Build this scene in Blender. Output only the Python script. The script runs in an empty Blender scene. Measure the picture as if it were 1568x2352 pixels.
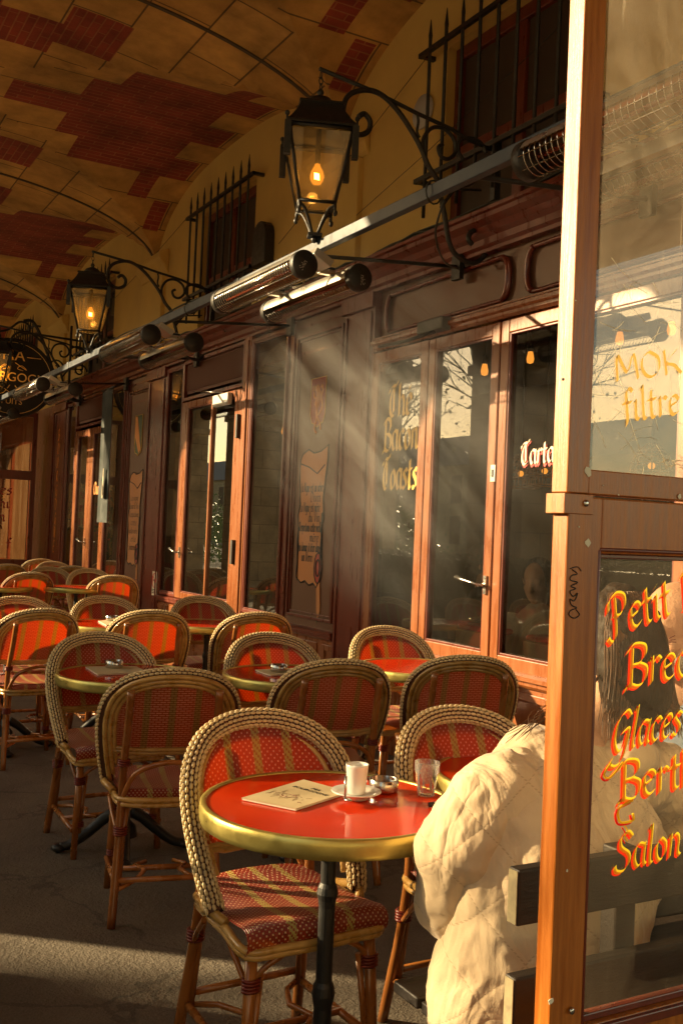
import bpy, bmesh, math, random
from mathutils import Vector, Matrix, noise as mnoise
random.seed(7)
S = bpy.context.scene
COL = S.collection
R = math.radians

# ------------------------------------------------------------------ camera
FPX = 2340.0; YAW = R(29.17); PITCH = math.atan(47/2340.0); ROLL = R(2.4); CH = 1.35
_f = Vector((math.sin(YAW)*math.cos(PITCH), math.cos(YAW)*math.cos(PITCH), math.sin(PITCH)))
_r0 = Vector((math.cos(YAW), -math.sin(YAW), 0)); _u0 = _r0.cross(_f)
_r = _r0*math.cos(ROLL)+_u0*math.sin(ROLL); _u = _u0*math.cos(ROLL)-_r0*math.sin(ROLL)
cd = bpy.data.cameras.new('camera'); cam = bpy.data.objects.new('camera', cd); COL.objects.link(cam)
m3 = Matrix((_r, _u, -_f)).transposed()
cam.matrix_world = Matrix.Translation((0, 0, CH)) @ m3.to_4x4()
cd.sensor_fit = 'VERTICAL'; cd.sensor_height = 36.0; cd.lens = 36*FPX/2352.0
cd.clip_start = 0.05; cd.clip_end = 500
S.camera = cam

def _ray(x, y): return _f + _r*((x-784)/FPX) - _u*((y-1176)/FPX)
def at_x(x, y, X): d = _ray(x, y); return Vector((0, 0, CH)) + d*(X/d.x)      # measured point on a wall parallel to the street
def at_y(x, y, Y): d = _ray(x, y); return Vector((0, 0, CH)) + d*(Y/d.y)      # measured point on a screen across the arcade
def at_z(x, y, z): d = _ray(x, y); return Vector((0, 0, CH)) + d*((z-CH)/d.z)  # measured point on a level plane

# ------------------------------------------------------------------ world, sun, exposure
EL = R(18.0); AZ = R(50.3)     # light travels towards +X, -Y
TRAVEL = Vector((math.sin(AZ)*math.cos(EL), -math.cos(AZ)*math.cos(EL), -math.sin(EL)))
W = bpy.data.worlds.new('World'); S.world = W; W.use_nodes = True
nt = W.node_tree; bg = nt.nodes['Background']
sky = nt.nodes.new('ShaderNodeTexSky'); sky.sky_type = 'NISHITA'; sky.sun_disc = False
sky.sun_elevation = EL; sky.sun_rotation = -AZ % (2*math.pi)
tint = nt.nodes.new('ShaderNodeMix'); tint.data_type = 'RGBA'; tint.blend_type = 'MULTIPLY'
tint.inputs['Factor'].default_value = 1.0; tint.inputs['B'].default_value = (1.0, 0.82, 0.54, 1)
nt.links.new(sky.outputs[0], tint.inputs['A']); nt.links.new(tint.outputs['Result'], bg.inputs['Color'])
bg.inputs['Strength'].default_value = 0.135
sd = bpy.data.lights.new('sun', 'SUN'); sd.energy = 5.0; sd.angle = R(0.55); sd.color = (1.0, 0.76, 0.42)
sun = bpy.data.objects.new('sun', sd); COL.objects.link(sun)
sun.rotation_euler = TRAVEL.to_track_quat('-Z', 'Y').to_euler(); sun.location = (-8, 8, 8)
S.view_settings.view_transform = 'Standard'; S.view_settings.look = 'None'
S.view_settings.exposure = 1.55; S.view_settings.gamma = 1.0

# ------------------------------------------------------------------ materials
def newmat(name):
    m = bpy.data.materials.new(name); m.use_nodes = True
    return m, m.node_tree, m.node_tree.nodes['Principled BSDF']
def N(t, ty, **k):
    n = t.nodes.new(ty)
    for a, b in k.items():
        if hasattr(n, a): setattr(n, a, b)
        else: n.inputs[a].default_value = b
    return n
def setin(n, **k):
    for a, b in k.items(): n.inputs[a.replace('_', ' ')].default_value = b
def c4(c): return (c[0], c[1], c[2], 1)
def mat(name, c1, c2=None, rough=0.5, metal=0.0, scale=8, bump=0.0, bscale=None, spec=0.5, coat=0.0, stretch=None, detail=6, contrast=0.25, vary=0, emit=None, estr=0):
    m, t, p = newmat(name)
    setin(p, Roughness=rough, Metallic=metal)
    p.inputs['Specular IOR Level'].default_value = spec
    p.inputs['Coat Weight'].default_value = coat; p.inputs['Coat Roughness'].default_value = 0.12
    p.inputs['Base Color'].default_value = c4(c1)
    tc = N(t, 'ShaderNodeTexCoord'); mp = N(t, 'ShaderNodeMapping')
    t.links.new(tc.outputs['Object'], mp.inputs[0])
    if stretch: mp.inputs['Scale'].default_value = stretch
    if c2:
        nz = N(t, 'ShaderNodeTexNoise'); setin(nz, Scale=scale, Detail=detail, Roughness=0.6)
        t.links.new(mp.outputs[0], nz.inputs['Vector'])
        rp = N(t, 'ShaderNodeValToRGB'); e = rp.color_ramp.elements
        e[0].position = 0.5-contrast; e[0].color = c4(c2); e[1].position = 0.5+contrast; e[1].color = c4(c1)
        t.links.new(nz.outputs['Fac'], rp.inputs[0]); t.links.new(rp.outputs[0], p.inputs['Base Color'])
        mr = N(t, 'ShaderNodeMapRange'); setin(mr, From_Min=0.3, From_Max=0.7, To_Min=rough*0.8, To_Max=min(1, rough*1.3))
        t.links.new(nz.outputs['Fac'], mr.inputs[0]); t.links.new(mr.outputs[0], p.inputs['Roughness'])
    if bump:
        nb = N(t, 'ShaderNodeTexNoise'); setin(nb, Scale=bscale or scale*4, Detail=8, Roughness=0.65)
        t.links.new(mp.outputs[0], nb.inputs['Vector'])
        b = N(t, 'ShaderNodeBump'); setin(b, Strength=bump, Distance=0.01)
        t.links.new(nb.outputs['Fac'], b.inputs['Height']); t.links.new(b.outputs[0], p.inputs['Normal'])
    if vary:
        oi = N(t, 'ShaderNodeObjectInfo'); mr = N(t, 'ShaderNodeMapRange'); setin(mr, To_Min=1-vary, To_Max=1+vary*.6); t.links.new(oi.outputs['Random'], mr.inputs[0])
        mm = N(t, 'ShaderNodeMix', data_type='RGBA', blend_type='MULTIPLY'); mm.inputs['Factor'].default_value = 1
        if p.inputs['Base Color'].is_linked: t.links.new(p.inputs['Base Color'].links[0].from_socket, mm.inputs['A'])
        else: mm.inputs['A'].default_value = c4(c1)
        t.links.new(mr.outputs[0], mm.inputs['B']); t.links.new(mm.outputs['Result'], p.inputs['Base Color'])
    if emit:
        p.inputs['Emission Color'].default_value = c4(emit); p.inputs['Emission Strength'].default_value = estr
    return m
def glassmat(name, tintc=(0.85, 0.82, 0.72), refl=1.6, dirt=0.0, rough=0.0, dirtc=(0.6, 0.5, 0.35)):
    """flat pane: see-through body with mirror-like reflection growing at grazing angles, thin film of dirt"""
    m, t, p = newmat(name); t.nodes.remove(p)
    out = t.nodes['Material Output']
    tr = N(t, 'ShaderNodeBsdfTransparent'); tr.inputs[0].default_value = c4(tintc)
    gl = N(t, 'ShaderNodeBsdfGlossy'); setin(gl, Roughness=rough); gl.inputs[0].default_value = (1, 1, 1, 1)
    fr = N(t, 'ShaderNodeFresnel'); setin(fr, IOR=1.5)
    mu = N(t, 'ShaderNodeMath', operation='MULTIPLY'); mu.inputs[1].default_value = refl; mu.use_clamp = True
    t.links.new(fr.outputs[0], mu.inputs[0])
    mx = N(t, 'ShaderNodeMixShader'); t.links.new(mu.outputs[0], mx.inputs[0])
    t.links.new(tr.outputs[0], mx.inputs[1]); t.links.new(gl.outputs[0], mx.inputs[2])
    last = mx
    if dirt:
        df = N(t, 'ShaderNodeBsdfDiffuse'); df.inputs[0].default_value = c4(dirtc)
        tl = N(t, 'ShaderNodeBsdfTranslucent'); tl.inputs[0].default_value = c4(dirtc)
        ad = N(t, 'ShaderNodeMixShader'); ad.inputs[0].default_value = 0.5
        t.links.new(df.outputs[0], ad.inputs[1]); t.links.new(tl.outputs[0], ad.inputs[2])
        tc = N(t, 'ShaderNodeTexCoord'); nz = N(t, 'ShaderNodeTexNoise'); setin(nz, Scale=5, Detail=8, Roughness=0.7, Distortion=1.5)
        t.links.new(tc.outputs['Object'], nz.inputs['Vector'])
        mp = N(t, 'ShaderNodeMapping'); mp.inputs['Rotation'].default_value = (0.3, 0.5, 0.2); mp.inputs['Scale'].default_value = (90, 6, 4)
        t.links.new(tc.outputs['Object'], mp.inputs[0])
        n2 = N(t, 'ShaderNodeTexNoise'); setin(n2, Scale=1.0, Detail=3)
        t.links.new(mp.outputs[0], n2.inputs['Vector'])
        r2 = N(t, 'ShaderNodeMapRange'); setin(r2, From_Min=0.66, From_Max=0.75, To_Min=0, To_Max=dirt*1.2); t.links.new(n2.outputs['Fac'], r2.inputs[0])
        r1 = N(t, 'ShaderNodeMapRange'); setin(r1, From_Min=0.3, From_Max=0.75, To_Min=dirt*0.35, To_Max=dirt*1.5); t.links.new(nz.outputs['Fac'], r1.inputs[0])
        sm = N(t, 'ShaderNodeMath', operation='ADD'); t.links.new(r1.outputs[0], sm.inputs[0]); t.links.new(r2.outputs[0], sm.inputs[1])
        m2 = N(t, 'ShaderNodeMixShader'); t.links.new(sm.outputs[0], m2.inputs[0]); t.links.new(mx.outputs[0], m2.inputs[1]); t.links.new(ad.outputs[0], m2.inputs[2])
        last = m2
    t.links.new(last.outputs[0], out.inputs[0])
    return m
def addmath(t, op, a, b=None, c=None, clamp=False):
    n = N(t, 'ShaderNodeMath', operation=op); n.use_clamp = clamp
    for i, v in enumerate((a, b, c)):
        if v is None: continue
        if isinstance(v, (int, float)): n.inputs[i].default_value = v
        else: t.links.new(v, n.inputs[i])
    return n.outputs[0]
def mixc(t, f, a, b):
    n = N(t, 'ShaderNodeMix', data_type='RGBA')
    if isinstance(f, (int, float)): n.inputs['Factor'].default_value = f
    else: t.links.new(f, n.inputs['Factor'])
    for k, v in (('A', a), ('B', b)):
        if isinstance(v, tuple): n.inputs[k].default_value = c4(v)
        else: t.links.new(v, n.inputs[k])
    return n.outputs['Result']

RED = (0.36, 0.030, 0.010); CREAM = (0.80, 0.62, 0.36); OLIVE = (0.52, 0.43, 0.12)
def weave(name, back=False, trans=0.5, stripes=True, p=0.0088, glow=(1.0, 0.25, 0.03)):
    m, t, b = newmat(name); out = t.nodes['Material Output']
    uv = N(t, 'ShaderNodeUVMap'); sp = N(t, 'ShaderNodeSeparateXYZ'); t.links.new(uv.outputs[0], sp.inputs[0])
    x, y = sp.outputs[0], sp.outputs[1]
    # stripes every 85 mm, 24 mm wide
    fx = addmath(t, 'ABSOLUTE', addmath(t, 'SUBTRACT', addmath(t, 'FRACT', addmath(t, 'ADD', addmath(t, 'DIVIDE', x, 0.088), 100.5)), 0.5))
    st = addmath(t, 'MULTIPLY', addmath(t, 'LESS_THAN', fx, 0.13), addmath(t, 'LESS_THAN', addmath(t, 'ABSOLUTE', x), 0.13))
    if back:
        br = N(t, 'ShaderNodeTexBrick'); setin(br, Scale=1.0, Mortar_Size=0.0022, Mortar_Smooth=0.3, Brick_Width=0.023, Row_Height=0.0082)
        br.inputs['Color1'].default_value = (0.80, 0.52, 0.30, 1); br.inputs['Color2'].default_value = (0.68, 0.40, 0.22, 1); br.inputs['Mortar'].default_value = c4(RED)
        t.links.new(uv.outputs[0], br.inputs['Vector'])
        olive = mixc(t, br.outputs['Fac'], (0.50, 0.42, 0.16), (0.10, 0.08, 0.02))
        base = mixc(t, st, br.outputs['Color'], olive); h = addmath(t, 'SUBTRACT', 1.0, br.outputs['Fac'])
        stf = addmath(t, 'MULTIPLY', st, 0.8)
    else:
        # vertical strands with small light dots in staggered rows
        cx = addmath(t, 'DIVIDE', x, p); row = addmath(t, 'FLOOR', addmath(t, 'DIVIDE', y, p*0.95))
        off = addmath(t, 'MULTIPLY', addmath(t, 'MODULO', addmath(t, 'ADD', row, 1000), 2), 1.0)
        c2 = addmath(t, 'ADD', addmath(t, 'ADD', cx, off), 1000)
        col = addmath(t, 'MODULO', addmath(t, 'FLOOR', c2), 2)
        fy = addmath(t, 'FRACT', addmath(t, 'ADD', addmath(t, 'DIVIDE', y, p*0.95), 1000)); fxx = addmath(t, 'FRACT', c2)
        dx = addmath(t, 'ABSOLUTE', addmath(t, 'SUBTRACT', fxx, 0.5)); dy = addmath(t, 'ABSOLUTE', addmath(t, 'SUBTRACT', fy, 0.5))
        dot = addmath(t, 'MULTIPLY', addmath(t, 'MULTIPLY', addmath(t, 'LESS_THAN', dx, 0.24), addmath(t, 'LESS_THAN', dy, 0.27)), addmath(t, 'LESS_THAN', col, 0.5))
        nst = addmath(t, 'SUBTRACT', 1.0, st)
        strand = addmath(t, 'ABSOLUTE', addmath(t, 'SINE', addmath(t, 'MULTIPLY', x, math.pi/0.0052)))
        dash = addmath(t, 'GREATER_THAN', addmath(t, 'SINE', addmath(t, 'ADD', addmath(t, 'MULTIPLY', y, 2*math.pi/0.02), addmath(t, 'MULTIPLY', addmath(t, 'FLOOR', addmath(t, 'DIVIDE', x, 0.0052)), 2.1))), -0.55)
        base = mixc(t, addmath(t, 'MULTIPLY', dot, nst), RED, CREAM)
        base = mixc(t, addmath(t, 'MULTIPLY', addmath(t, 'LESS_THAN', strand, 0.3), addmath(t, 'SUBTRACT', 1.0, dot)), base, (0.07, 0.006, 0.003))
        base = mixc(t, addmath(t, 'MULTIPLY', st, dash), base, OLIVE)
        h = addmath(t, 'ADD', strand, addmath(t, 'MULTIPLY', dot, 0.8)); stf = st
    oi = N(t, 'ShaderNodeObjectInfo'); vr = N(t, 'ShaderNodeMapRange'); setin(vr, To_Min=.72, To_Max=1.1); t.links.new(oi.outputs['Random'], vr.inputs[0]); vm = N(t, 'ShaderNodeMix', data_type='RGBA', blend_type='MULTIPLY'); vm.inputs['Factor'].default_value = 1; t.links.new(base, vm.inputs['A']); t.links.new(vr.outputs[0], vm.inputs['B'])
    t.links.new(vm.outputs['Result'], b.inputs['Base Color']); setin(b, Roughness=0.32)
    bp = N(t, 'ShaderNodeBump'); setin(bp, Strength=0.8, Distance=0.002); t.links.new(h, bp.inputs['Height']); t.links.new(bp.outputs[0], b.inputs['Normal'])
    tl = N(t, 'ShaderNodeBsdfTranslucent'); t.links.new(mixc(t, stf, glow, (0.75, 0.45, 0.06)), tl.inputs[0])
    mx = N(t, 'ShaderNodeMixShader'); mx.inputs[0].default_value = trans
    t.links.new(b.outputs[0], mx.inputs[1]); t.links.new(tl.outputs[0], mx.inputs[2]); t.links.new(mx.outputs[0], out.inputs[0])
    return m

M = {}
M['weave_f'] = weave('woven_red_front', False, 0.42)
M['weave_b'] = weave('woven_red_back', True, 0.34)
M['weave_s'] = weave('woven_red_seat', False, 0.08)
M['bead'] = mat('cream_cane', (0.88, 0.70, 0.40), (0.70, 0.50, 0.23), rough=0.30, scale=40, vary=.18)
M['beadbase'] = mat('brown_cane', (0.07, 0.022, 0.008), rough=0.5)
M['rattan'] = mat('varnished_rattan', (0.46, 0.17, 0.035), (0.22, 0.065, 0.012), rough=0.26, scale=14, stretch=(1, 1, 0.35), coat=0.4, vary=.3)
M['rattan_l'] = mat('honey_rattan', (0.60, 0.37, 0.11), (0.36, 0.18, 0.04), rough=0.28, scale=20, coat=0.4, vary=.25)
M['wrap'] = mat('dark_red_binding', (0.16, 0.02, 0.01), rough=0.35)
M['enamel'] = mat('red_enamel', (0.84, 0.075, 0.008), (0.78, 0.062, 0.008), rough=0.07, scale=3, coat=0.6, spec=0.6)
M['brass'] = mat('worn_brass', (0.72, 0.60, 0.18), (0.54, 0.42, 0.11), rough=0.34, metal=0.75, scale=25, bump=0.05)
M['iron'] = mat('black_cast_iron', (0.022, 0.024, 0.026), (0.035, 0.032, 0.028), rough=0.42, metal=0.3, scale=30, bump=0.15)
M['blackiron'] = mat('black_painted_iron', (0.010, 0.009, 0.008), (0.022, 0.018, 0.012), rough=0.45, scale=30, bump=0.2)
M['rail'] = mat('dark_grey_rail_paint', (0.024, 0.038, 0.058), (0.018, 0.03, 0.045), rough=0.38, scale=15)
M['steel'] = mat('brushed_steel', (0.62, 0.60, 0.55), (0.5, 0.48, 0.44), rough=0.22, metal=1.0, scale=30, stretch=(1, 1, 8))
M['heater'] = mat('silver_heater_shell', (0.60, 0.57, 0.50), (0.50, 0.47, 0.41), rough=0.30, metal=0.8, scale=6)
M['reflector'] = mat('heater_reflector', (0.55, 0.36, 0.16), rough=0.30, metal=1.0)
M['tube'] = mat('heater_tube_off', (0.20, 0.035, 0.012), rough=0.2, coat=0.5)
M['porcelain'] = mat('white_porcelain', (0.80, 0.77, 0.70), rough=0.12, coat=0.4)
M['wood'] = mat('shopfront_wood', (0.31, 0.105, 0.030), (0.19, 0.052, 0.014), rough=0.28, scale=7, stretch=(3, 3, 0.5), bump=0.06, coat=0.25)
M['wooddk'] = mat('shopfront_dark_wood', (0.17, 0.030, 0.012), (0.10, 0.018, 0.008), rough=0.30, scale=6, stretch=(3, 3, 0.5), bump=0.06, coat=0.25)
M['woodpanel'] = mat('shopfront_panel', (0.16, 0.07, 0.035), (0.11, 0.045, 0.02), rough=0.42, scale=3, bump=0.08)
M['screenwood'] = mat('screen_wood', (0.44, 0.135, 0.012), (0.27, 0.068, 0.005), rough=0.36, scale=22, stretch=(3.5, 3.5, 0.22), bump=0.16, bscale=70, contrast=.16, coat=0.15)
M['stone'] = None
M['plaster'] = mat('ochre_plaster', (0.66, 0.45, 0.13), (0.50, 0.32, 0.085), rough=0.9, scale=1.6, bump=0.25, bscale=18, detail=10)
M['louvre'] = mat('louvre_wood', (0.13, 0.035, 0.014), rough=0.5)
M['gold'] = mat('gold_leaf', (0.75, 0.50, 0.10), (0.62, 0.38, 0.06), rough=0.35, metal=0.2, scale=40)
M['yellow'] = mat('yellow_sign_paint', (0.80, 0.50, 0.02), (0.78, 0.33, 0.01), rough=0.4, scale=18)
M['redpaint'] = mat('red_sign_paint', (0.62, 0.02, 0.008), rough=0.4)
M['whitepaint'] = mat('cream_sign_paint', (0.85, 0.72, 0.5), rough=0.5)
M['blackpaint'] = mat('black_sign_paint', (0.012, 0.01, 0.008), rough=0.5)
M['parch'] = mat('parchment_paint', (0.52, 0.22, 0.075), (0.44, 0.17, 0.05), rough=0.6, scale=5)
M['orangepaint'] = mat('orange_crest_paint', (0.70, 0.26, 0.04), rough=0.5)
M['greenpaint'] = mat('green_crest_paint', (0.05, 0.09, 0.04), rough=0.5)
M['crestred'] = mat('red_crest_paint', (0.36, 0.04, 0.02), rough=0.5)
M['paper'] = mat('buff_paper', (0.62, 0.50, 0.29), (0.57, 0.45, 0.25), rough=0.7, scale=12)
M['paperw'] = mat('page_edges', (0.75, 0.68, 0.52), rough=0.8)
M['glass'] = glassmat('shop_glass', (0.80, 0.78, 0.70), 1.7, dirt=0.02)
M['glass_dirty'] = glassmat('scratched_screen_glass', (0.88, 0.84, 0.74), 1.6, dirt=0.20, dirtc=(0.62, 0.52, 0.38))
M['glass_low'] = glassmat('screen_lower_glass', (0.92, 0.88, 0.78), 1.0, dirt=0.05)
M['glass_far'] = glassmat('brown_far_glass', (0.42, 0.24, 0.11), 1.6, dirt=.03)
M['lampglass'] = glassmat('lantern_glass', (0.80, 0.72, 0.52), 0.9, dirt=0.16, dirtc=(0.6, 0.52, 0.36))
M['disc'] = mat('grey_disc', (0.45, 0.44, 0.42), rough=0.6)
M['grey'] = mat('grey_plastic', (0.10, 0.10, 0.09), rough=0.4)
M['whitebox'] = mat('white_box', (0.55, 0.55, 0.52), rough=0.4)
M['banner'] = mat('dark_banner_cloth', (0.045, 0.055, 0.05), (0.03, 0.037, 0.035), rough=0.8, scale=6)
M['signgold'] = mat('gold_sign_paint', (0.95, 0.66, 0.22), rough=.5)
M['signblack'] = mat('black_sign_board', (0.012, 0.012, 0.012), rough=0.35)
M['jacket'] = None
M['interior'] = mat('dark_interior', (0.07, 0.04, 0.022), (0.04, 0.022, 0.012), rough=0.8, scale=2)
M['tan'] = mat('tan_board', (0.42, 0.33, 0.18), (0.34, 0.26, 0.14), rough=0.7, scale=20)
M['redvinyl'] = mat('red_vinyl', (0.42, 0.015, 0.01), rough=0.35)
M['benchwood'] = mat('dark_bench_plank', (0.022, 0.013, 0.008), (0.012, 0.008, 0.006), rough=0.55, scale=12, stretch=(0.6, 3, 3), bump=0.2)
M['benchend'] = mat('worn_plank_end', (0.35, 0.29, 0.16), (0.18, 0.14, 0.08), rough=0.8, scale=60)
M['bulb'] = mat('lit_filament', (1, 0.5, 0.1), emit=(1.0, 0.50, 0.10), estr=28)
M['bulbglow'] = mat('amber_bulb_glass', (0.9, 0.5, 0.1), rough=0.2, emit=(1.0, 0.34, 0.04), estr=0.5)
M['cable'] = mat('dark_cable', (0.02, 0.022, 0.015), rough=0.5)
M['leaf'] = mat('hedge_leaf', (0.06, 0.11, 0.02), (0.03, 0.06, 0.012), rough=0.5, scale=5)
M['leafg'] = mat('bright_leaf', (0.12, 0.22, 0.03), (0.06, 0.11, 0.015), rough=0.4, scale=3)
M['bounce_pave'] = mat('pale_bounce_paving', (0.46, 0.38, 0.27), (0.38, 0.31, 0.22), rough=0.8, scale=2)
M['bark'] = mat('bark', (0.10, 0.07, 0.045), (0.06, 0.04, 0.025), rough=0.9, scale=10)
M['planter'] = mat('dark_planter', (0.03, 0.035, 0.025), rough=0.5)
M['skin'] = mat('skin', (0.62, 0.36, 0.22), (0.52, 0.26, 0.15), rough=0.5, scale=16, bump=0.5, bscale=60)
M['hair'] = None
M['beard'] = mat('white_beard', (0.55, 0.50, 0.42), (0.38, 0.33, 0.27), rough=0.8, scale=120, bump=0.8, bscale=200)
M['bluecloth'] = mat('grey_blue_cloth', (0.20, 0.25, 0.31), (0.16, 0.20, 0.26), rough=0.85, scale=10, bump=0.4, bscale=30)
M['darkcloth'] = mat('dark_cloth', (0.05, 0.055, 0.06), (0.03, 0.03, 0.033), rough=0.85, scale=10, bump=0.4, bscale=20)
M['lightcloth'] = mat('pale_cloth', (0.45, 0.40, 0.30), (0.36, 0.32, 0.22), rough=0.85, scale=10, bump=0.4, bscale=20)
M['slate'] = mat('slate_roof', (0.09, 0.10, 0.12), rough=0.6)
M['darkbag'] = mat('dark_blue_fabric', (0.02, 0.028, 0.04), (0.012, 0.016, 0.024), rough=0.8, scale=20)

def glowpaint(name, c, tr=.5):
    m, t, p = newmat(name); p.inputs['Base Color'].default_value = c4(c); setin(p, Roughness=.4)
    tl = N(t, 'ShaderNodeBsdfTranslucent'); tl.inputs[0].default_value = c4(c); mx = N(t, 'ShaderNodeMixShader'); mx.inputs[0].default_value = tr
    t.links.new(p.outputs[0], mx.inputs[1]); t.links.new(tl.outputs[0], mx.inputs[2]); t.links.new(mx.outputs[0], t.nodes['Material Output'].inputs[0]); return m
M['yellow'] = glowpaint('yellow_glass_paint', (0.95, 0.74, 0.03)); M['redglass'] = glowpaint('red_glass_paint', (0.85, 0.04, 0.01)); M['goldglass'] = glowpaint('gold_glass_paint', (0.85, 0.55, 0.12), .45)
def stonemat(name, c1, c2, mortar, bw, rh, ms, bump=0.5):
    m, t, p = newmat(name); uv = N(t, 'ShaderNodeUVMap')
    br = N(t, 'ShaderNodeTexBrick'); setin(br, Scale=1.0, Mortar_Size=ms, Mortar_Smooth=0.4, Brick_Width=bw, Row_Height=rh, Bias=0.0)
    br.inputs['Color1'].default_value = c4(c1); br.inputs['Color2'].default_value = c4(c2); br.inputs['Mortar'].default_value = c4(mortar)
    t.links.new(uv.outputs[0], br.inputs['Vector'])
    tc = N(t, 'ShaderNodeTexCoord'); nz = N(t, 'ShaderNodeTexNoise'); setin(nz, Scale=2.2, Detail=9, Roughness=0.65); t.links.new(tc.outputs['Object'], nz.inputs['Vector'])
    mr = N(t, 'ShaderNodeMapRange'); setin(mr, From_Min=0.3, From_Max=0.7, To_Min=0.45, To_Max=1.2); t.links.new(nz.outputs['Fac'], mr.inputs[0])
    mm = N(t, 'ShaderNodeMix', data_type='RGBA', blend_type='MULTIPLY'); mm.inputs['Factor'].default_value = 1
    t.links.new(br.outputs['Color'], mm.inputs['A']); t.links.new(mr.outputs[0], mm.inputs['B']); t.links.new(mm.outputs['Result'], p.inputs['Base Color'])
    n2 = N(t, 'ShaderNodeTexNoise'); setin(n2, Scale=40, Detail=6); t.links.new(tc.outputs['Object'], n2.inputs['Vector'])
    h = addmath(t, 'SUBTRACT', addmath(t, 'MULTIPLY', n2.outputs['Fac'], 0.25), br.outputs['Fac'])
    b = N(t, 'ShaderNodeBump'); setin(b, Strength=bump, Distance=0.012); t.links.new(h, b.inputs['Height']); t.links.new(b.outputs[0], p.inputs['Normal'])
    setin(p, Roughness=0.9); return m
M['stone'] = stonemat('pale_vault_stone', (0.62, 0.35, 0.095), (0.52, 0.28, 0.07), (0.16, 0.09, 0.035), 0.86, 0.42, 0.008)
M['brick'] = stonemat('red_vault_brick', (0.33, 0.055, 0.026), (0.24, 0.036, 0.018), (0.36, 0.12, 0.05), 0.23, 0.065, 0.007)
M['pierstone'] = stonemat('pier_stone', (0.52, 0.40, 0.24), (0.44, 0.33, 0.19), (0.2, 0.14, 0.08), 0.7, 0.36, 0.008)

def asphalt():
    m, t, p = newmat('asphalt'); tc = N(t, 'ShaderNodeTexCoord')
    a = N(t, 'ShaderNodeTexNoise'); setin(a, Scale=2.5, Detail=8, Roughness=0.7); t.links.new(tc.outputs['Object'], a.inputs['Vector'])
    b = N(t, 'ShaderNodeTexNoise'); setin(b, Scale=140, Detail=4); t.links.new(tc.outputs['Object'], b.inputs['Vector'])
    v = N(t, 'ShaderNodeTexVoronoi'); setin(v, Scale=55); t.links.new(tc.outputs['Object'], v.inputs['Vector'])
    r = N(t, 'ShaderNodeValToRGB'); e = r.color_ramp.elements; e[0].position = 0.3; e[0].color = (0.085, 0.066, 0.046, 1); e[1].position = 0.72; e[1].color = (0.20, 0.165, 0.12, 1)
    f = addmath(t, 'ADD', addmath(t, 'MULTIPLY', a.outputs['Fac'], 0.6), addmath(t, 'MULTIPLY', b.outputs['Fac'], 0.42)); t.links.new(f, r.inputs[0]); ve = N(t, 'ShaderNodeTexVoronoi', feature='DISTANCE_TO_EDGE'); setin(ve, Scale=.9); dn = N(t, 'ShaderNodeTexNoise'); setin(dn, Scale=5, Detail=5); t.links.new(tc.outputs['Object'], dn.inputs['Vector']); vm = N(t, 'ShaderNodeMix', data_type='RGBA', blend_type='ADD'); vm.inputs['Factor'].default_value = .25; t.links.new(tc.outputs['Object'], vm.inputs['A']); t.links.new(dn.outputs['Color'], vm.inputs['B']); t.links.new(vm.outputs['Result'], ve.inputs['Vector'])
    ck = addmath(t, 'LESS_THAN', ve.outputs['Distance'], .006); t.links.new(mixc(t, addmath(t, 'MULTIPLY', ck, .4), r.outputs[0], (.03, .024, .018)), p.inputs['Base Color'])
    n3 = N(t, 'ShaderNodeTexNoise'); setin(n3, Scale=16, Detail=8, Roughness=0.75); t.links.new(tc.outputs['Object'], n3.inputs['Vector'])
    h = addmath(t, 'ADD', addmath(t, 'ADD', addmath(t, 'MULTIPLY', v.outputs['Distance'], 0.5), b.outputs['Fac']), addmath(t, 'MULTIPLY', n3.outputs['Fac'], 1.6))
    bp = N(t, 'ShaderNodeBump'); setin(bp, Strength=0.75, Distance=0.008); t.links.new(h, bp.inputs['Height']); t.links.new(bp.outputs[0], p.inputs['Normal'])
    setin(p, Roughness=0.85); return m
M['asphalt'] = asphalt()
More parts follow.
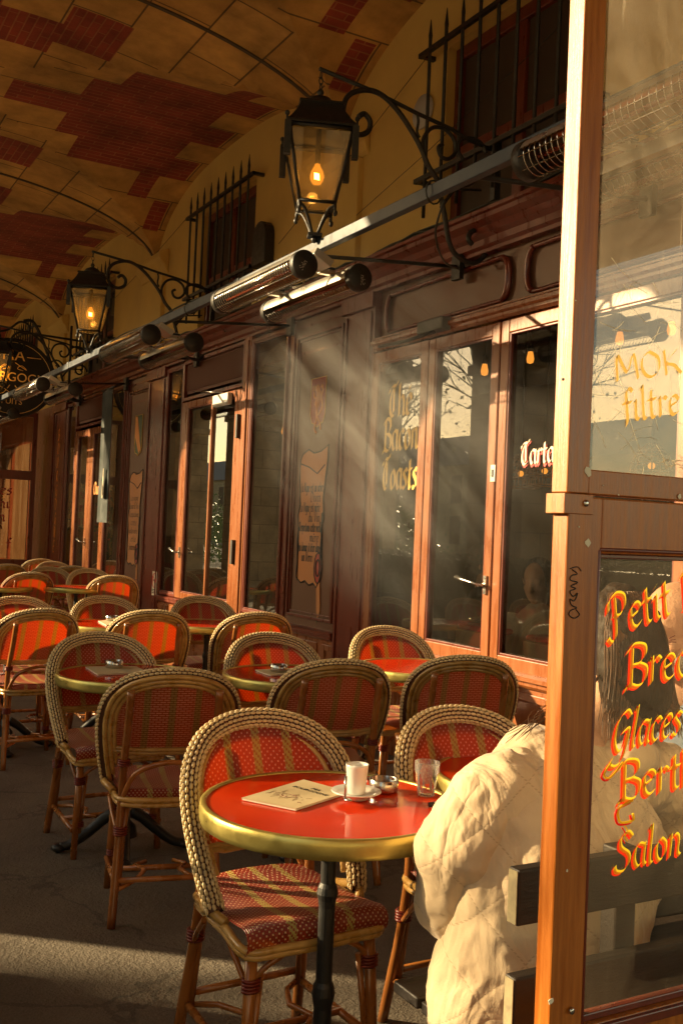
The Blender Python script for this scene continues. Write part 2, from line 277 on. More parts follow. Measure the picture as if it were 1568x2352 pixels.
def jacketmat():
    m, t, p = newmat('quilted_beige_cotton'); tc = N(t, 'ShaderNodeTexCoord'); s = N(t, 'ShaderNodeSeparateXYZ'); t.links.new(tc.outputs['Object'], s.inputs[0])
    wn = N(t, 'ShaderNodeTexNoise'); setin(wn, Scale=4, Detail=2); t.links.new(tc.outputs['Object'], wn.inputs['Vector'])
    w = addmath(t, 'MULTIPLY', wn.outputs['Fac'], 0.05)
    hx = addmath(t, 'ADD', addmath(t, 'MULTIPLY', s.outputs[0], 0.8), addmath(t, 'MULTIPLY', s.outputs[1], -0.6))
    def line(sg):
        q = addmath(t, 'ADD', addmath(t, 'ADD', addmath(t, 'MULTIPLY', s.outputs[2], 0.9), addmath(t, 'MULTIPLY', hx, sg)), w)
        q = addmath(t, 'ABSOLUTE', addmath(t, 'SUBTRACT', addmath(t, 'FRACT', addmath(t, 'ADD', addmath(t, 'DIVIDE', q, 0.135), 50)), 0.5))
        return q
    d = addmath(t, 'MINIMUM', line(0.8), line(-0.8))
    pr = addmath(t, 'SMOOTH_MIN', addmath(t, 'MULTIPLY', d, 2.0), 0.10, 0.06)
    nz = N(t, 'ShaderNodeTexNoise'); setin(nz, Scale=6.5, Detail=3, Roughness=0.45, Distortion=1.0); mpj = N(t, 'ShaderNodeMapping'); mpj.inputs['Rotation'].default_value = (0.2, 0.7, 0.4); mpj.inputs['Scale'].default_value = (1.8, 1.0, 0.7); t.links.new(tc.outputs['Object'], mpj.inputs[0]); t.links.new(mpj.outputs[0], nz.inputs['Vector'])
    n2 = N(t, 'ShaderNodeTexNoise'); setin(n2, Scale=300, Detail=3); t.links.new(tc.outputs['Object'], n2.inputs['Vector'])
    dash = addmath(t, 'GREATER_THAN', addmath(t, 'SINE', addmath(t, 'MULTIPLY', s.outputs[2], 1100)), -.3)
    sti = addmath(t, 'MULTIPLY', addmath(t, 'LESS_THAN', d, .012), dash)
    jm = N(t, 'ShaderNodeMix', data_type='RGBA'); t.links.new(addmath(t, 'MULTIPLY', sti, .35), jm.inputs['Factor']); jm.inputs['B'].default_value = (.22, .13, .06, 1)
    rg = N(t, 'ShaderNodeTexNoise'); setin(rg, Scale=4.2, Detail=4, Roughness=.5, Distortion=.7); t.links.new(mpj.outputs[0], rg.inputs['Vector'])
    ridge = addmath(t, 'ABSOLUTE', addmath(t, 'SUBTRACT', rg.outputs['Fac'], .5))
    h = addmath(t, 'ADD', addmath(t, 'ADD', addmath(t, 'ADD', addmath(t, 'MULTIPLY', pr, 1.4), addmath(t, 'MULTIPLY', ridge, 9.0)), addmath(t, 'MULTIPLY', nz.outputs['Fac'], 2.0)), addmath(t, 'MULTIPLY', n2.outputs['Fac'], 0.10))
    b = N(t, 'ShaderNodeBump'); setin(b, Strength=0.55, Distance=0.010); t.links.new(h, b.inputs['Height']); t.links.new(b.outputs[0], p.inputs['Normal'])
    t.links.new(mixc(t, nz.outputs['Fac'], (0.54, 0.39, 0.235), (0.64, 0.49, 0.31)), jm.inputs['A']); t.links.new(jm.outputs['Result'], p.inputs['Base Color'])
    setin(p, Roughness=0.85); p.inputs['Sheen Weight'].default_value = 0.2
    return m
M['jacket'] = jacketmat()
def hairmat():
    m, t, p = newmat('dark_brown_hair'); tc = N(t, 'ShaderNodeTexCoord'); mp = N(t, 'ShaderNodeMapping'); mp.inputs['Scale'].default_value = (120, 120, 3); t.links.new(tc.outputs['Object'], mp.inputs[0])
    nz = N(t, 'ShaderNodeTexNoise'); setin(nz, Scale=1, Detail=4); t.links.new(mp.outputs[0], nz.inputs['Vector'])
    t.links.new(mixc(t, nz.outputs['Fac'], (0.006, 0.004, 0.0025), (0.035, 0.018, 0.009)), p.inputs['Base Color'])
    b = N(t, 'ShaderNodeBump'); setin(b, Strength=0.9, Distance=0.004); t.links.new(nz.outputs['Fac'], b.inputs['Height']); t.links.new(b.outputs[0], p.inputs['Normal'])
    setin(p, Roughness=0.6); p.inputs['Specular IOR Level'].default_value = .25; return m
M['hair'] = hairmat()

# ------------------------------------------------------------------ object helpers
def tag(o, label=None, cat=None, group=None, kind=None):
    if label: o['label'] = label
    if cat: o['category'] = cat
    if group: o['group'] = group
    if kind: o['kind'] = kind
    return o
def empty(name, loc, label=None, cat=None, group=None, kind=None, rz=0):
    o = bpy.data.objects.new(name, None); COL.objects.link(o); o.location = loc; o.rotation_euler = (0, 0, rz)
    o.empty_display_size = 0.1
    return tag(o, label, cat, group, kind)
class MB:
    def __init__(s): s.v = []; s.f = []; s.uv = []; s.mi = []; s.sm = []
    def add(s, vs, fs, uvs=None, mi=0, smooth=False):
        n = len(s.v); s.v += [tuple(v) for v in vs]
        for i, f in enumerate(fs):
            s.f.append(tuple(n+j for j in f)); s.uv.append(uvs[i] if uvs else None); s.mi.append(mi); s.sm.append(smooth)
        return s
    def box(s, a, b, mi=0, rot=None, c=None):
        x0, y0, z0 = [min(p, q) for p, q in zip(a, b)]; x1, y1, z1 = [max(p, q) for p, q in zip(a, b)]
        vs = [Vector(p) for p in ((x0, y0, z0), (x1, y0, z0), (x1, y1, z0), (x0, y1, z0), (x0, y0, z1), (x1, y0, z1), (x1, y1, z1), (x0, y1, z1))]
        if rot is not None:
            cc = Vector(c) if c else sum(vs, Vector())/8
            vs = [rot @ (v-cc) + cc for v in vs]
        fs = [(0, 3, 2, 1), (4, 5, 6, 7), (0, 1, 5, 4), (1, 2, 6, 5), (2, 3, 7, 6), (3, 0, 4, 7)]
        uvs = []
        for f in fs:
            q = [vs[i] for i in f]; nrm = (q[1]-q[0]).cross(q[2]-q[0]); ax = max(range(3), key=lambda k: abs(nrm[k]))
            uvs.append([((p.y if ax == 0 else p.x), (p.y if ax == 2 else p.z)) for p in q])
        return s.add(vs, fs, uvs, mi)
    def tube(s, pts, r, n=8, mi=0, caps=True, closed=False, smooth=True):
        pts = [Vector(p) for p in pts]; L = len(pts); rs = r if isinstance(r, (list, tuple)) else [r]*L
        prev = None; vs = []
        for i, p in enumerate(pts):
            if closed: T = (pts[(i+1) % L]-pts[i-1])
            else: T = (pts[min(i+1, L-1)]-pts[max(i-1, 0)])
            if T.length < 1e-9: T = Vector((0, 0, 1))
            T.normalize()
            if prev is None:
                a = Vector((0, 0, 1)) if abs(T.z) < 0.9 else Vector((1, 0, 0)); nn = T.cross(a).normalized()
            else:
                nn = prev - T*prev.dot(T)
                nn = nn.normalized() if nn.length > 1e-6 else T.orthogonal().normalized()
            prev = nn; bb = T.cross(nn)
            for k in range(n):
                a = 2*math.pi*k/n; vs.append(p + (nn*math.cos(a)+bb*math.sin(a))*rs[i])
        fs = []
        for i in range(L if closed else L-1):
            for k in range(n):
                a = i*n+k; b = i*n+(k+1) % n; c = ((i+1) % L)*n+(k+1) % n; d = ((i+1) % L)*n+k
                fs.append((a, b, c, d))
        s.add(vs, fs, None, mi, smooth)
        if caps and not closed:
            o = len(s.v)-len(vs)
            s.f.append(tuple(o+k for k in reversed(range(n)))); s.f.append(tuple(o+(L-1)*n+k for k in range(n)))
            for _ in (0, 1): s.uv.append(None); s.mi.append(mi); s.sm.append(False)
        return s
    def lathe(s, prof, c=(0, 0, 0), n=32, mi=0, smooth=True, M4=None):
        vs = []; c = Vector(c)
        for r, z in prof:
            for k in range(n):
                a = 2*math.pi*k/n; v = Vector((r*math.cos(a), r*math.sin(a), z)); 
                if M4 is not None: v = M4 @ v
                vs.append(v + c)
        fs = []
        for i in range(len(prof)-1):
            for k in range(n): fs.append((i*n+k, i*n+(k+1) % n, (i+1)*n+(k+1) % n, (i+1)*n+k))
        s.add(vs, fs, None, mi, smooth)
        o = len(s.v)-len(vs)
        for i, rev in ((0, True), (len(prof)-1, False)):
            if prof[i][0] > 1e-5:
                idx = [o+i*n+k for k in range(n)]
                s.f.append(tuple(reversed(idx)) if rev else tuple(idx)); s.uv.append(None); s.mi.append(mi); s.sm.append(False)
        return s
    def ball(s, c, r, n=8, m=6, mi=0, sc=(1, 1, 1), B=None):
        c = Vector(c); vs = []
        for i in range(m+1):
            ph = math.pi*i/m
            for k in range(n):
                a = 2*math.pi*k/n; v = Vector((math.sin(ph)*math.cos(a)*sc[0], math.sin(ph)*math.sin(a)*sc[1], math.cos(ph)*sc[2]))*r
                vs.append(c + (B @ v if B else v))
        fs = [(i*n+k, (i+1)*n+k, (i+1)*n+(k+1) % n, i*n+(k+1) % n) for i in range(m) for k in range(n)]
        return s.add(vs, fs, None, mi, True)
    def prism(s, poly, d, mi=0):
        """poly: list of 3D points in a plane, extruded by vector d"""
        d = Vector(d); n = len(poly); vs = [Vector(p) for p in poly]; vs += [v+d for v in vs]
        fs = [tuple(range(n-1, -1, -1)), tuple(range(n, 2*n))] + [(i, (i+1) % n, n+(i+1) % n, n+i) for i in range(n)]
        return s.add(vs, fs, None, mi)
    def build(s, name, m, parent=None, world=False, bevel=0, remesh=0, smooth_it=0, subsurf=0):
        me = bpy.data.meshes.new(name)
        off = Vector((0, 0, 0)); p = parent
        while p is not None: off += Vector(p.location); p = p.parent
        me.from_pydata([tuple(Vector(v)-off) for v in s.v], [], s.f)
        ms = m if isinstance(m, (list, tuple)) else [m]
        for q in ms: me.materials.append(q)
        me.polygons.foreach_set('material_index', s.mi); me.polygons.foreach_set('use_smooth', s.sm)
        if any(u is not None for u in s.uv):
            ul = me.uv_layers.new(name='UVMap'); k = 0
            for f, u in zip(s.f, s.uv):
                for j in range(len(f)):
                    if u is not None: ul.data[k].uv = u[j]
                    k += 1
        me.validate(); me.update()
        o = bpy.data.objects.new(name, me); COL.objects.link(o)
        if parent: o.parent = parent
        if remesh:
            q = o.modifiers.new('r', 'REMESH'); q.mode = 'VOXEL'; q.voxel_size = remesh; q.use_smooth_shade = True
        if smooth_it:
            q = o.modifiers.new('s', 'SMOOTH'); q.iterations = smooth_it; q.factor = 0.5
        if bevel:
            q = o.modifiers.new('b', 'BEVEL'); q.width = bevel; q.segments = 2; q.limit_method = 'ANGLE'; q.angle_limit = R(40)
        return o
def cat(pts, n=6, closed=False):
    """Catmull-Rom through points"""
    P = [Vector(p) for p in pts]; out = []; L = len(P)
    rng = range(L) if closed else range(L-1)
    for i in rng:
        g = (lambda j: P[j % L]) if closed else (lambda j: P[max(0, min(L-1, j))])
        p0, p1, p2, p3 = g(i-1), g(i), g(i+1), g(i+2)
        for k in range(n):
            t = k/n
            out.append(0.5*((2*p1)+(-p0+p2)*t+(2*p0-5*p1+4*p2-p3)*t*t+(-p0+3*p1-3*p2+p3)*t**3))
    if not closed: out.append(P[-1])
    return out
def copy_tree(o, parent=None):
    c = o.copy(); COL.objects.link(c)
    if parent: c.parent = parent
    for ch in list(o.children): copy_tree(ch, c)
    return c
def placed(proto, used, x, y, z=0, rz=0, label=None, cat_=None, group=None):
    o = proto if not used else copy_tree(proto)
    o.location = (x, y, z); o.rotation_euler = (0, 0, rz)
    tag(o, label, cat_, group); return o
# ================================================================== SETTING
g = MB(); g.add([(-120, -80, 0), (80, -80, 0), (80, 200, 0), (-120, 200, 0)], [(0, 1, 2, 3)])
tag(g.build('ground', M['asphalt']), kind='structure')

pv_ = MB(); pv_.add([(-6.5, -80, .004), (-1.95, -80, .004), (-1.95, 200, .004), (-6.5, 200, .004)], [(0, 1, 2, 3)]); tag(pv_.build('pavement', M['bounce_pave']), kind='structure')  # unseen pale strip added to bounce sunlight up onto the vault
XW = 3.5; XS = -1.1; XO = -1.9; PER = 4.1; XC = 1.2; AX = 2.3
SPR = 4.12
bays = [2.4+PER*k for k in range(-3, 6)]       # piers of the vault on the wall
arc = empty('arcade_building', (XW, 6.5, 0), 'vaulted stone and brick arcade building roofing the terrace, with barred upper windows', 'building')
def z1(x):
    u = abs((x-XC)/AX); return SPR + 0.72*math.sqrt(max(0, 1-u*u))
def z2(y, yc):
    u = abs((y-yc)/2.02); return SPR + (0.72*(1-u**2.6)**(1/1.9) if u < 1 else 0)
# course lines
def courses(fn, a, b, step):
    n = 4000; L = [0]; prev = (a, fn(a)); pts = [a]
    for i in range(1, n+1):
        x = a+(b-a)*i/n; z = fn(x); L.append(L[-1]+math.hypot(x-prev[0], z-prev[1])); prev = (x, z); pts.append(x)
    tot = L[-1]; k = max(1, round(tot/step)); out = []; j = 0
    for i in range(k*4+1):
        t = tot*i/(k*4)
        while j < n and L[j] < t: j += 1
        out.append((pts[j], L[j]))
    return out
vst = MB()
xl = courses(z1, XS, XW, 0.42)
for bi in range(len(bays)-1):
    ya, yb = bays[bi], bays[bi+1]; yc = (ya+yb)/2
    yl = courses(lambda y: z2(y, yc), ya, yb, 0.42)
    def zz(x, y): return max(z1(x), z2(y, yc))
    def yg(x):     # half width (in y) of the lunette cell at x
        h = z1(x)-SPR
        if h >= 0.72: return 0
        return 2.02*(max(0, 1-(h/0.72)**1.9))**(1/2.6)
    def xg(y):     # half span (in x) of the transverse cell at y
        h = z2(y, yc)-SPR
        if h >= 0.72: return 0.0
        return AX*math.sqrt(max(0, 1-(h/0.72)**2))
    for i in range(len(xl)-1):
        for j in range(len(yl)-1):
            (x0, u0), (x1, u1), (y0, w0), (y1, w1) = xl[i], xl[i+1], yl[j], yl[j+1]
            xm, ym = (x0+x1)/2, (y0+y1)/2
            ci = i//4; cj = j//4
            xcm = (xl[ci*4][0]+xl[min(ci*4+4, len(xl)-1)][0])/2; ycm = (yl[cj*4][0]+yl[min(cj*4+4, len(yl)-1)][0])/2
            trans = z1(xm) >= z2(ym, yc)
            if trans:
                e = 2.05-abs(ym-yc); gdist = abs(ym-yc)-yg(xcm)
                brick = e > (0.42 if ci % 2 else 0.66) and gdist > (0.30 if ci % 2 else 0.55)
                uvs = [(y0, u0), (y0, u1), (y1, u1), (y1, u0)]
            else:
                xgv = xg(ycm); d = abs(xm-XC)-xgv; wd = AX-abs(xm-XC)
                brick = d > (0.28 if cj % 2 else 0.52) and wd > (0.10 if cj % 2 else 0.30)
                uvs = [(x0, w0), (x1, w0), (x1, w1), (x0, w1)]
            vs = [(x0, y0, zz(x0, y0)), (x1, y0, zz(x1, y0)), (x1, y1, zz(x1, y1)), (x0, y1, zz(x0, y1))]
            vst.add(vs, [(0, 3, 2, 1)], [[uvs[0], uvs[3], uvs[2], uvs[1]]] if not trans else [[(y0, u0), (y1, u0), (y1, u1), (y0, u1)]], 1 if brick else 0, False)
vst.build('vault', [M['stone'], M['brick']], arc)
# transverse ribs standing a little below the vault, and their corbels
for k, y in enumerate(bays):
    rb = MB(); n = 36; prof = []
    for i in range(n+1):
        x = XS+0.02+(XW-XS-0.04)*i/n; prof.append((x, z1(x)))
    for i in range(n):
        (xa, za), (xb, zb) = prof[i], prof[i+1]; w = 0.014
        vs = [(xa, y-w, za+.05), (xb, y-w, zb+.05), (xb, y-w, zb-0.012), (xa, y-w, za-0.012), (xa, y+w, za+.05), (xb, y+w, zb+.05), (xb, y+w, zb-0.012), (xa, y+w, za-0.012)]
        rb.add(vs, [(0, 1, 2, 3), (4, 7, 6, 5), (3, 2, 6, 7)])
    rb.build('joint_rib', M['bark'], arc)
    cb = MB(); 
    prof = [(0, 0), (-0.03, 0.03), (-0.05, 0.09), (-0.09, 0.13), (-0.11, 0.17), (-0.11, 0.22), (-.02, .26), (0, .26)]
    for yy0, yy1 in ((y-0.42, y+0.42),):
        poly = [(XW+px, yy0, 3.98+pz) for px, pz in prof]
        cb.prism(poly, (0, yy1-yy0, 0))
    cb.build('corbel', M['plaster'], arc, bevel=0.012)
    ps = MB(); ps.box((XW-0.045, y-0.34, 3.10), (XW+0.01, y+0.34, 3.98)); ps.build('pilaster', M['plaster'], arc, bevel=0.01)
# wall above the shopfront with window openings, one slab between openings
wins = []                       # (y0, y1, z0, z1)
for k in range(len(bays)-1):
    yc = (bays[k]+bays[k+1])/2
    wins.append((yc-0.55, yc+0.72, 3.16, 4.36))
wl = MB(); ycur = bays[0]
for (a, b, c, d) in wins:
    wl.box((XW, ycur, 3.0), (XW+0.3, a, 5.3)); wl.box((XW, a, d), (XW+0.3, b, 5.3)); wl.box((XW, a, 3.0), (XW+0.3, b, c)); ycur = b
wl.box((XW, ycur, 3.0), (XW+0.3, bays[-1], 5.3))
wl.box((XW-.02, 14.31, 0), (XW+.3, bays[-1], 3.0)); wl.build('wall', M['plaster'], arc)
for wi, (a, b, c, d) in enumerate(wins):
    if b < 2.5: continue
    f = MB(); X = XW+0.06
    f.box((X, a, c), (X+.07, a+.07, d)); f.box((X, b-.07, c), (X+.07, b, d)); f.box((X, a+.07, d-.08), (X+.07, b-.07, d)); f.box((X, a+.07, c), (X+.07, b-.07, c+.06))
    f.box((X+.005, (a+b)/2-.04, c+.06), (X+.065, (a+b)/2+.04, d-.08)); f.box((X+.008, a+.07, 3.68), (X+.06, (a+b)/2-.04, 3.74)); f.box((X+.008, (a+b)/2+.04, 3.68), (X+.06, b-.07, 3.74))
    fo = f.build('window', M['wooddk'], arc, bevel=0.006)
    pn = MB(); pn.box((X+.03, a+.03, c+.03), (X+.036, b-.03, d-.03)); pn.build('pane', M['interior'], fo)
    gr = MB(); gx = XW-0.10; n = 9
    for k in range(n):
        y = a-0.05+(b-a+0.10)*k/(n-1); bot = 3.42 if k % 2 else 3.30
        gr.tube([(gx, y, bot), (gx, y, d+0.05), (gx, y, d+0.07), (gx, y, d+0.17)], [0.011, 0.011, 0.013, 0.002], 6)
    for z in (d-0.02, 3.55): gr.box((gx-.013, a-.16, z-.014), (gx+.013, b+.16, z+.014))
    for y in (a-.16, b+.13): gr.box((gx-.01, y, d-.03), (XW+.02, y+.03, d-.005)); gr.box((gx-.01, y, 3.54), (XW+.02, y+.03, 3.565))
    gr.build('window_grille', M['blackiron'], arc)
# unseen slab added to block the sky, the storeys above, street arches and piers
top = MB(); top.box((XO, bays[0], 5.02), (XW+6, bays[-1], 5.3)); top.build('sky_block_slab', M['plaster'], arc)
piers = [2.05+PER*k for k in range(-3, 6)]
PW = 0.56
for y in piers:
    p = MB(); p.box((XO, y-PW, 0), (XS, y+PW, 3.55)); p.box((XO-.04, y-PW-.04, 0), (XS+.04, y+PW+.04, 0.25)); p.box((XO-.05, y-PW-.04, 3.47), (XS+.05, y+PW+.04, 3.60))
    p.build('pier', M['pierstone'], arc, bevel=0.01)
aw = MB(); n = 24
for k in range(len(piers)-1):
    ya, yb = piers[k]+PW, piers[k+1]-PW; ym = (ya+yb)/2; hw = (yb-ya)/2
    pr = [(ym-hw*math.cos(math.pi*i/n), 3.55+1.20*max(0, 1-abs(math.cos(math.pi*i/n))**2.5)**(1/2.1)) for i in range(n+1)]
    for i in range(n):
        (y0, za), (y1, zb) = pr[i], pr[i+1]
        vs = [(XO, y0, za), (XO, y1, zb), (XO, y1, 11), (XO, y0, 11), (XS, y0, za), (XS, y1, zb), (XS, y1, 5.2), (XS, y0, 5.2)]
        aw.add(vs, [(0, 3, 2, 1), (4, 5, 6, 7), (0, 1, 5, 4)], [[(y0, za), (y0, 11), (y1, 11), (y1, zb)], [(y0, za), (y1, zb), (y1, 5.2), (y0, 5.2)], [(y0, 0), (y1, 0), (y1, .8), (y0, .8)]])
for y in piers: aw.box((XO, y-PW, 3.60), (XS, y+PW, 5.2)); aw.box((XO, y-PW, 5.2), (XO+.2, y+PW, 11))
aw.build('street_wall', M['pierstone'], arc)
ew = MB(); ew.box((XS, bays[-1]-.3, 0), (XW, bays[-1], 5.1)); ew.build('end_wall', M['plaster'], arc)

# unseen planter hedges added along the street side to shade the floor
def add_shade_hedge(y0, y1, label, topz):
    h = empty('floor_shade_hedge', (-0.75, (y0+y1)/2, 0), label, 'planter', 'planters added for shade along the street side')
    b = MB(); b.box((-0.98, y0, 0), (-0.56, y1, 0.55)); b.box((-1.0, y0-.02, .5), (-0.54, y1+.02, .56)); b.build('added_planter_box', M['planter'], h, bevel=0.01)
    lf = MB(); rnd = random.Random(int(y0*10)); lf.box((-.95, y0+.04, .56), (-.59, y1-.04, topz-.07))  # solid core added so the leaves block the sun
    for i in range(5200):
        c = Vector((rnd.uniform(-1.0, -0.54), rnd.uniform(y0, y1), 0.5+(topz-0.5)*rnd.random()**0.8)); s = rnd.uniform(.018, .034)
        a = Vector((rnd.gauss(0, 1), rnd.gauss(0, 1), rnd.gauss(0, 1))).normalized(); bb = a.orthogonal().normalized()
        lf.add([c-a*s, c+bb*s*.5, c+a*s, c-bb*s*.5], [(0, 1, 2, 3)])
    lf.build('foliage', M['leaf'], h)
add_shade_hedge(0.2, 4.12, 'unseen planter hedge added to shade the floor nearest the camera', 1.16)
add_shade_hedge(6.1, 9.72, 'unseen planter hedge added to shade the middle of the terrace', 1.14)
add_shade_hedge(10.2, 13.82, 'unseen planter hedge added to shade the far end', 1.14)

# what stands across the street (seen in the window reflections)
for i, (x, y, h) in enumerate(((-13, 14, 7.5), (-12, 23, 8), (-14, 33, 7.5), (-12, 4, 8), (-18, 46, 8.5), (-13, 60, 8))):
    t = empty('lime_tree', (x, y, 0), 'thinly leaved tree of the square, seen as a dark reflection in the shop windows', 'tree', 'trees of the square')
    rnd = random.Random(i+40); tr = MB()
    tr.tube([(x, y, 0), (x+.05, y, 1.5), (x-.05, y+.05, 3.0)], [.20, .15, .11], 8)
    cr = MB()
    def br(p, d, L, r, dep):
        q = p+d*L; (tr if dep < 2 else cr).tube([p, (p+q)/2+Vector((rnd.gauss(0, .05), rnd.gauss(0, .05), 0))*L, q], [r, r*.8, r*.6], 5 if dep < 2 else 3, caps=False)
        if dep >= 4: return
        for _ in range(3 if dep else 5):
            nd = (d+Vector((rnd.gauss(0, .55), rnd.gauss(0, .55), rnd.gauss(.15, .35)))).normalized(); br(q, nd, L*rnd.uniform(.6, .85), r*.6, dep+1)
    br(Vector((x, y, 2.6)), Vector((0, 0, 1)), h*.24, .11, 0)
    for k in range(500):
        c = Vector((x+rnd.gauss(0, 1.3), y+rnd.gauss(0, 1.3), h*.62+rnd.gauss(0, 1.1))); s = rnd.uniform(.04, .08)
        a = Vector((rnd.gauss(0, 1), rnd.gauss(0, 1), rnd.gauss(0, 1))).normalized(); b2 = a.orthogonal().normalized()
        cr.add([c-a*s, c+b2*s*.6, c+a*s, c-b2*s*.6], [(0, 1, 2, 3)])
    tr.build('trunk', M['bark'], t); cr.build('crown', M['leaf'], t)
for i, (y0, y1) in enumerate(((2, 9), (11, 19), (21, 30), (33, 44))):
    sb = empty('street_shrub', (-7.5, (y0+y1)/2, 0), 'row of leafy shrubs across the pavement, seen as a green reflection in the windows', 'shrub', 'shrubs across the pavement')
    lf = MB(); rnd = random.Random(i+90)
    for k in range(int((y1-y0)*330)):
        y = rnd.uniform(y0, y1); h = 1.9+.5*math.sin(y*1.7)+.3*math.sin(y*4.1); c = Vector((-7.5+rnd.gauss(0, .35), y, h*rnd.random()**.7)); s = rnd.uniform(.05, .10)
        a = Vector((rnd.gauss(0, 1), rnd.gauss(0, 1), rnd.gauss(0, 1))).normalized(); q = a.orthogonal().normalized(); lf.add([c-a*s, c+q*s*.5, c+a*s, c-q*s*.5], [(0, 1, 2, 3)])
    lf.build('foliage', M['leafg'], sb)
fb = empty('facing_building', (-40, 40, 0), 'long pale building with slate roof across the square', 'building')
b = MB(); b.box((-48, -30, 0), (-40, 150, 7)); b.build('wall', M['pierstone'], fb)
b = MB(); b.prism([(-39.6, -30, 7), (-48.4, -30, 7), (-46, -30, 9.6), (-42, -30, 9.6)], (0, 180, 0)); b.build('roof', M['slate'], fb)
b = MB()
for k in range(54):
    for z in (.8, 4.0): b.box((-40.03, -28+k*3.2, z), (-39.97, -26.6+k*3.2, z+2.2))
b.build('window', M['interior'], fb)
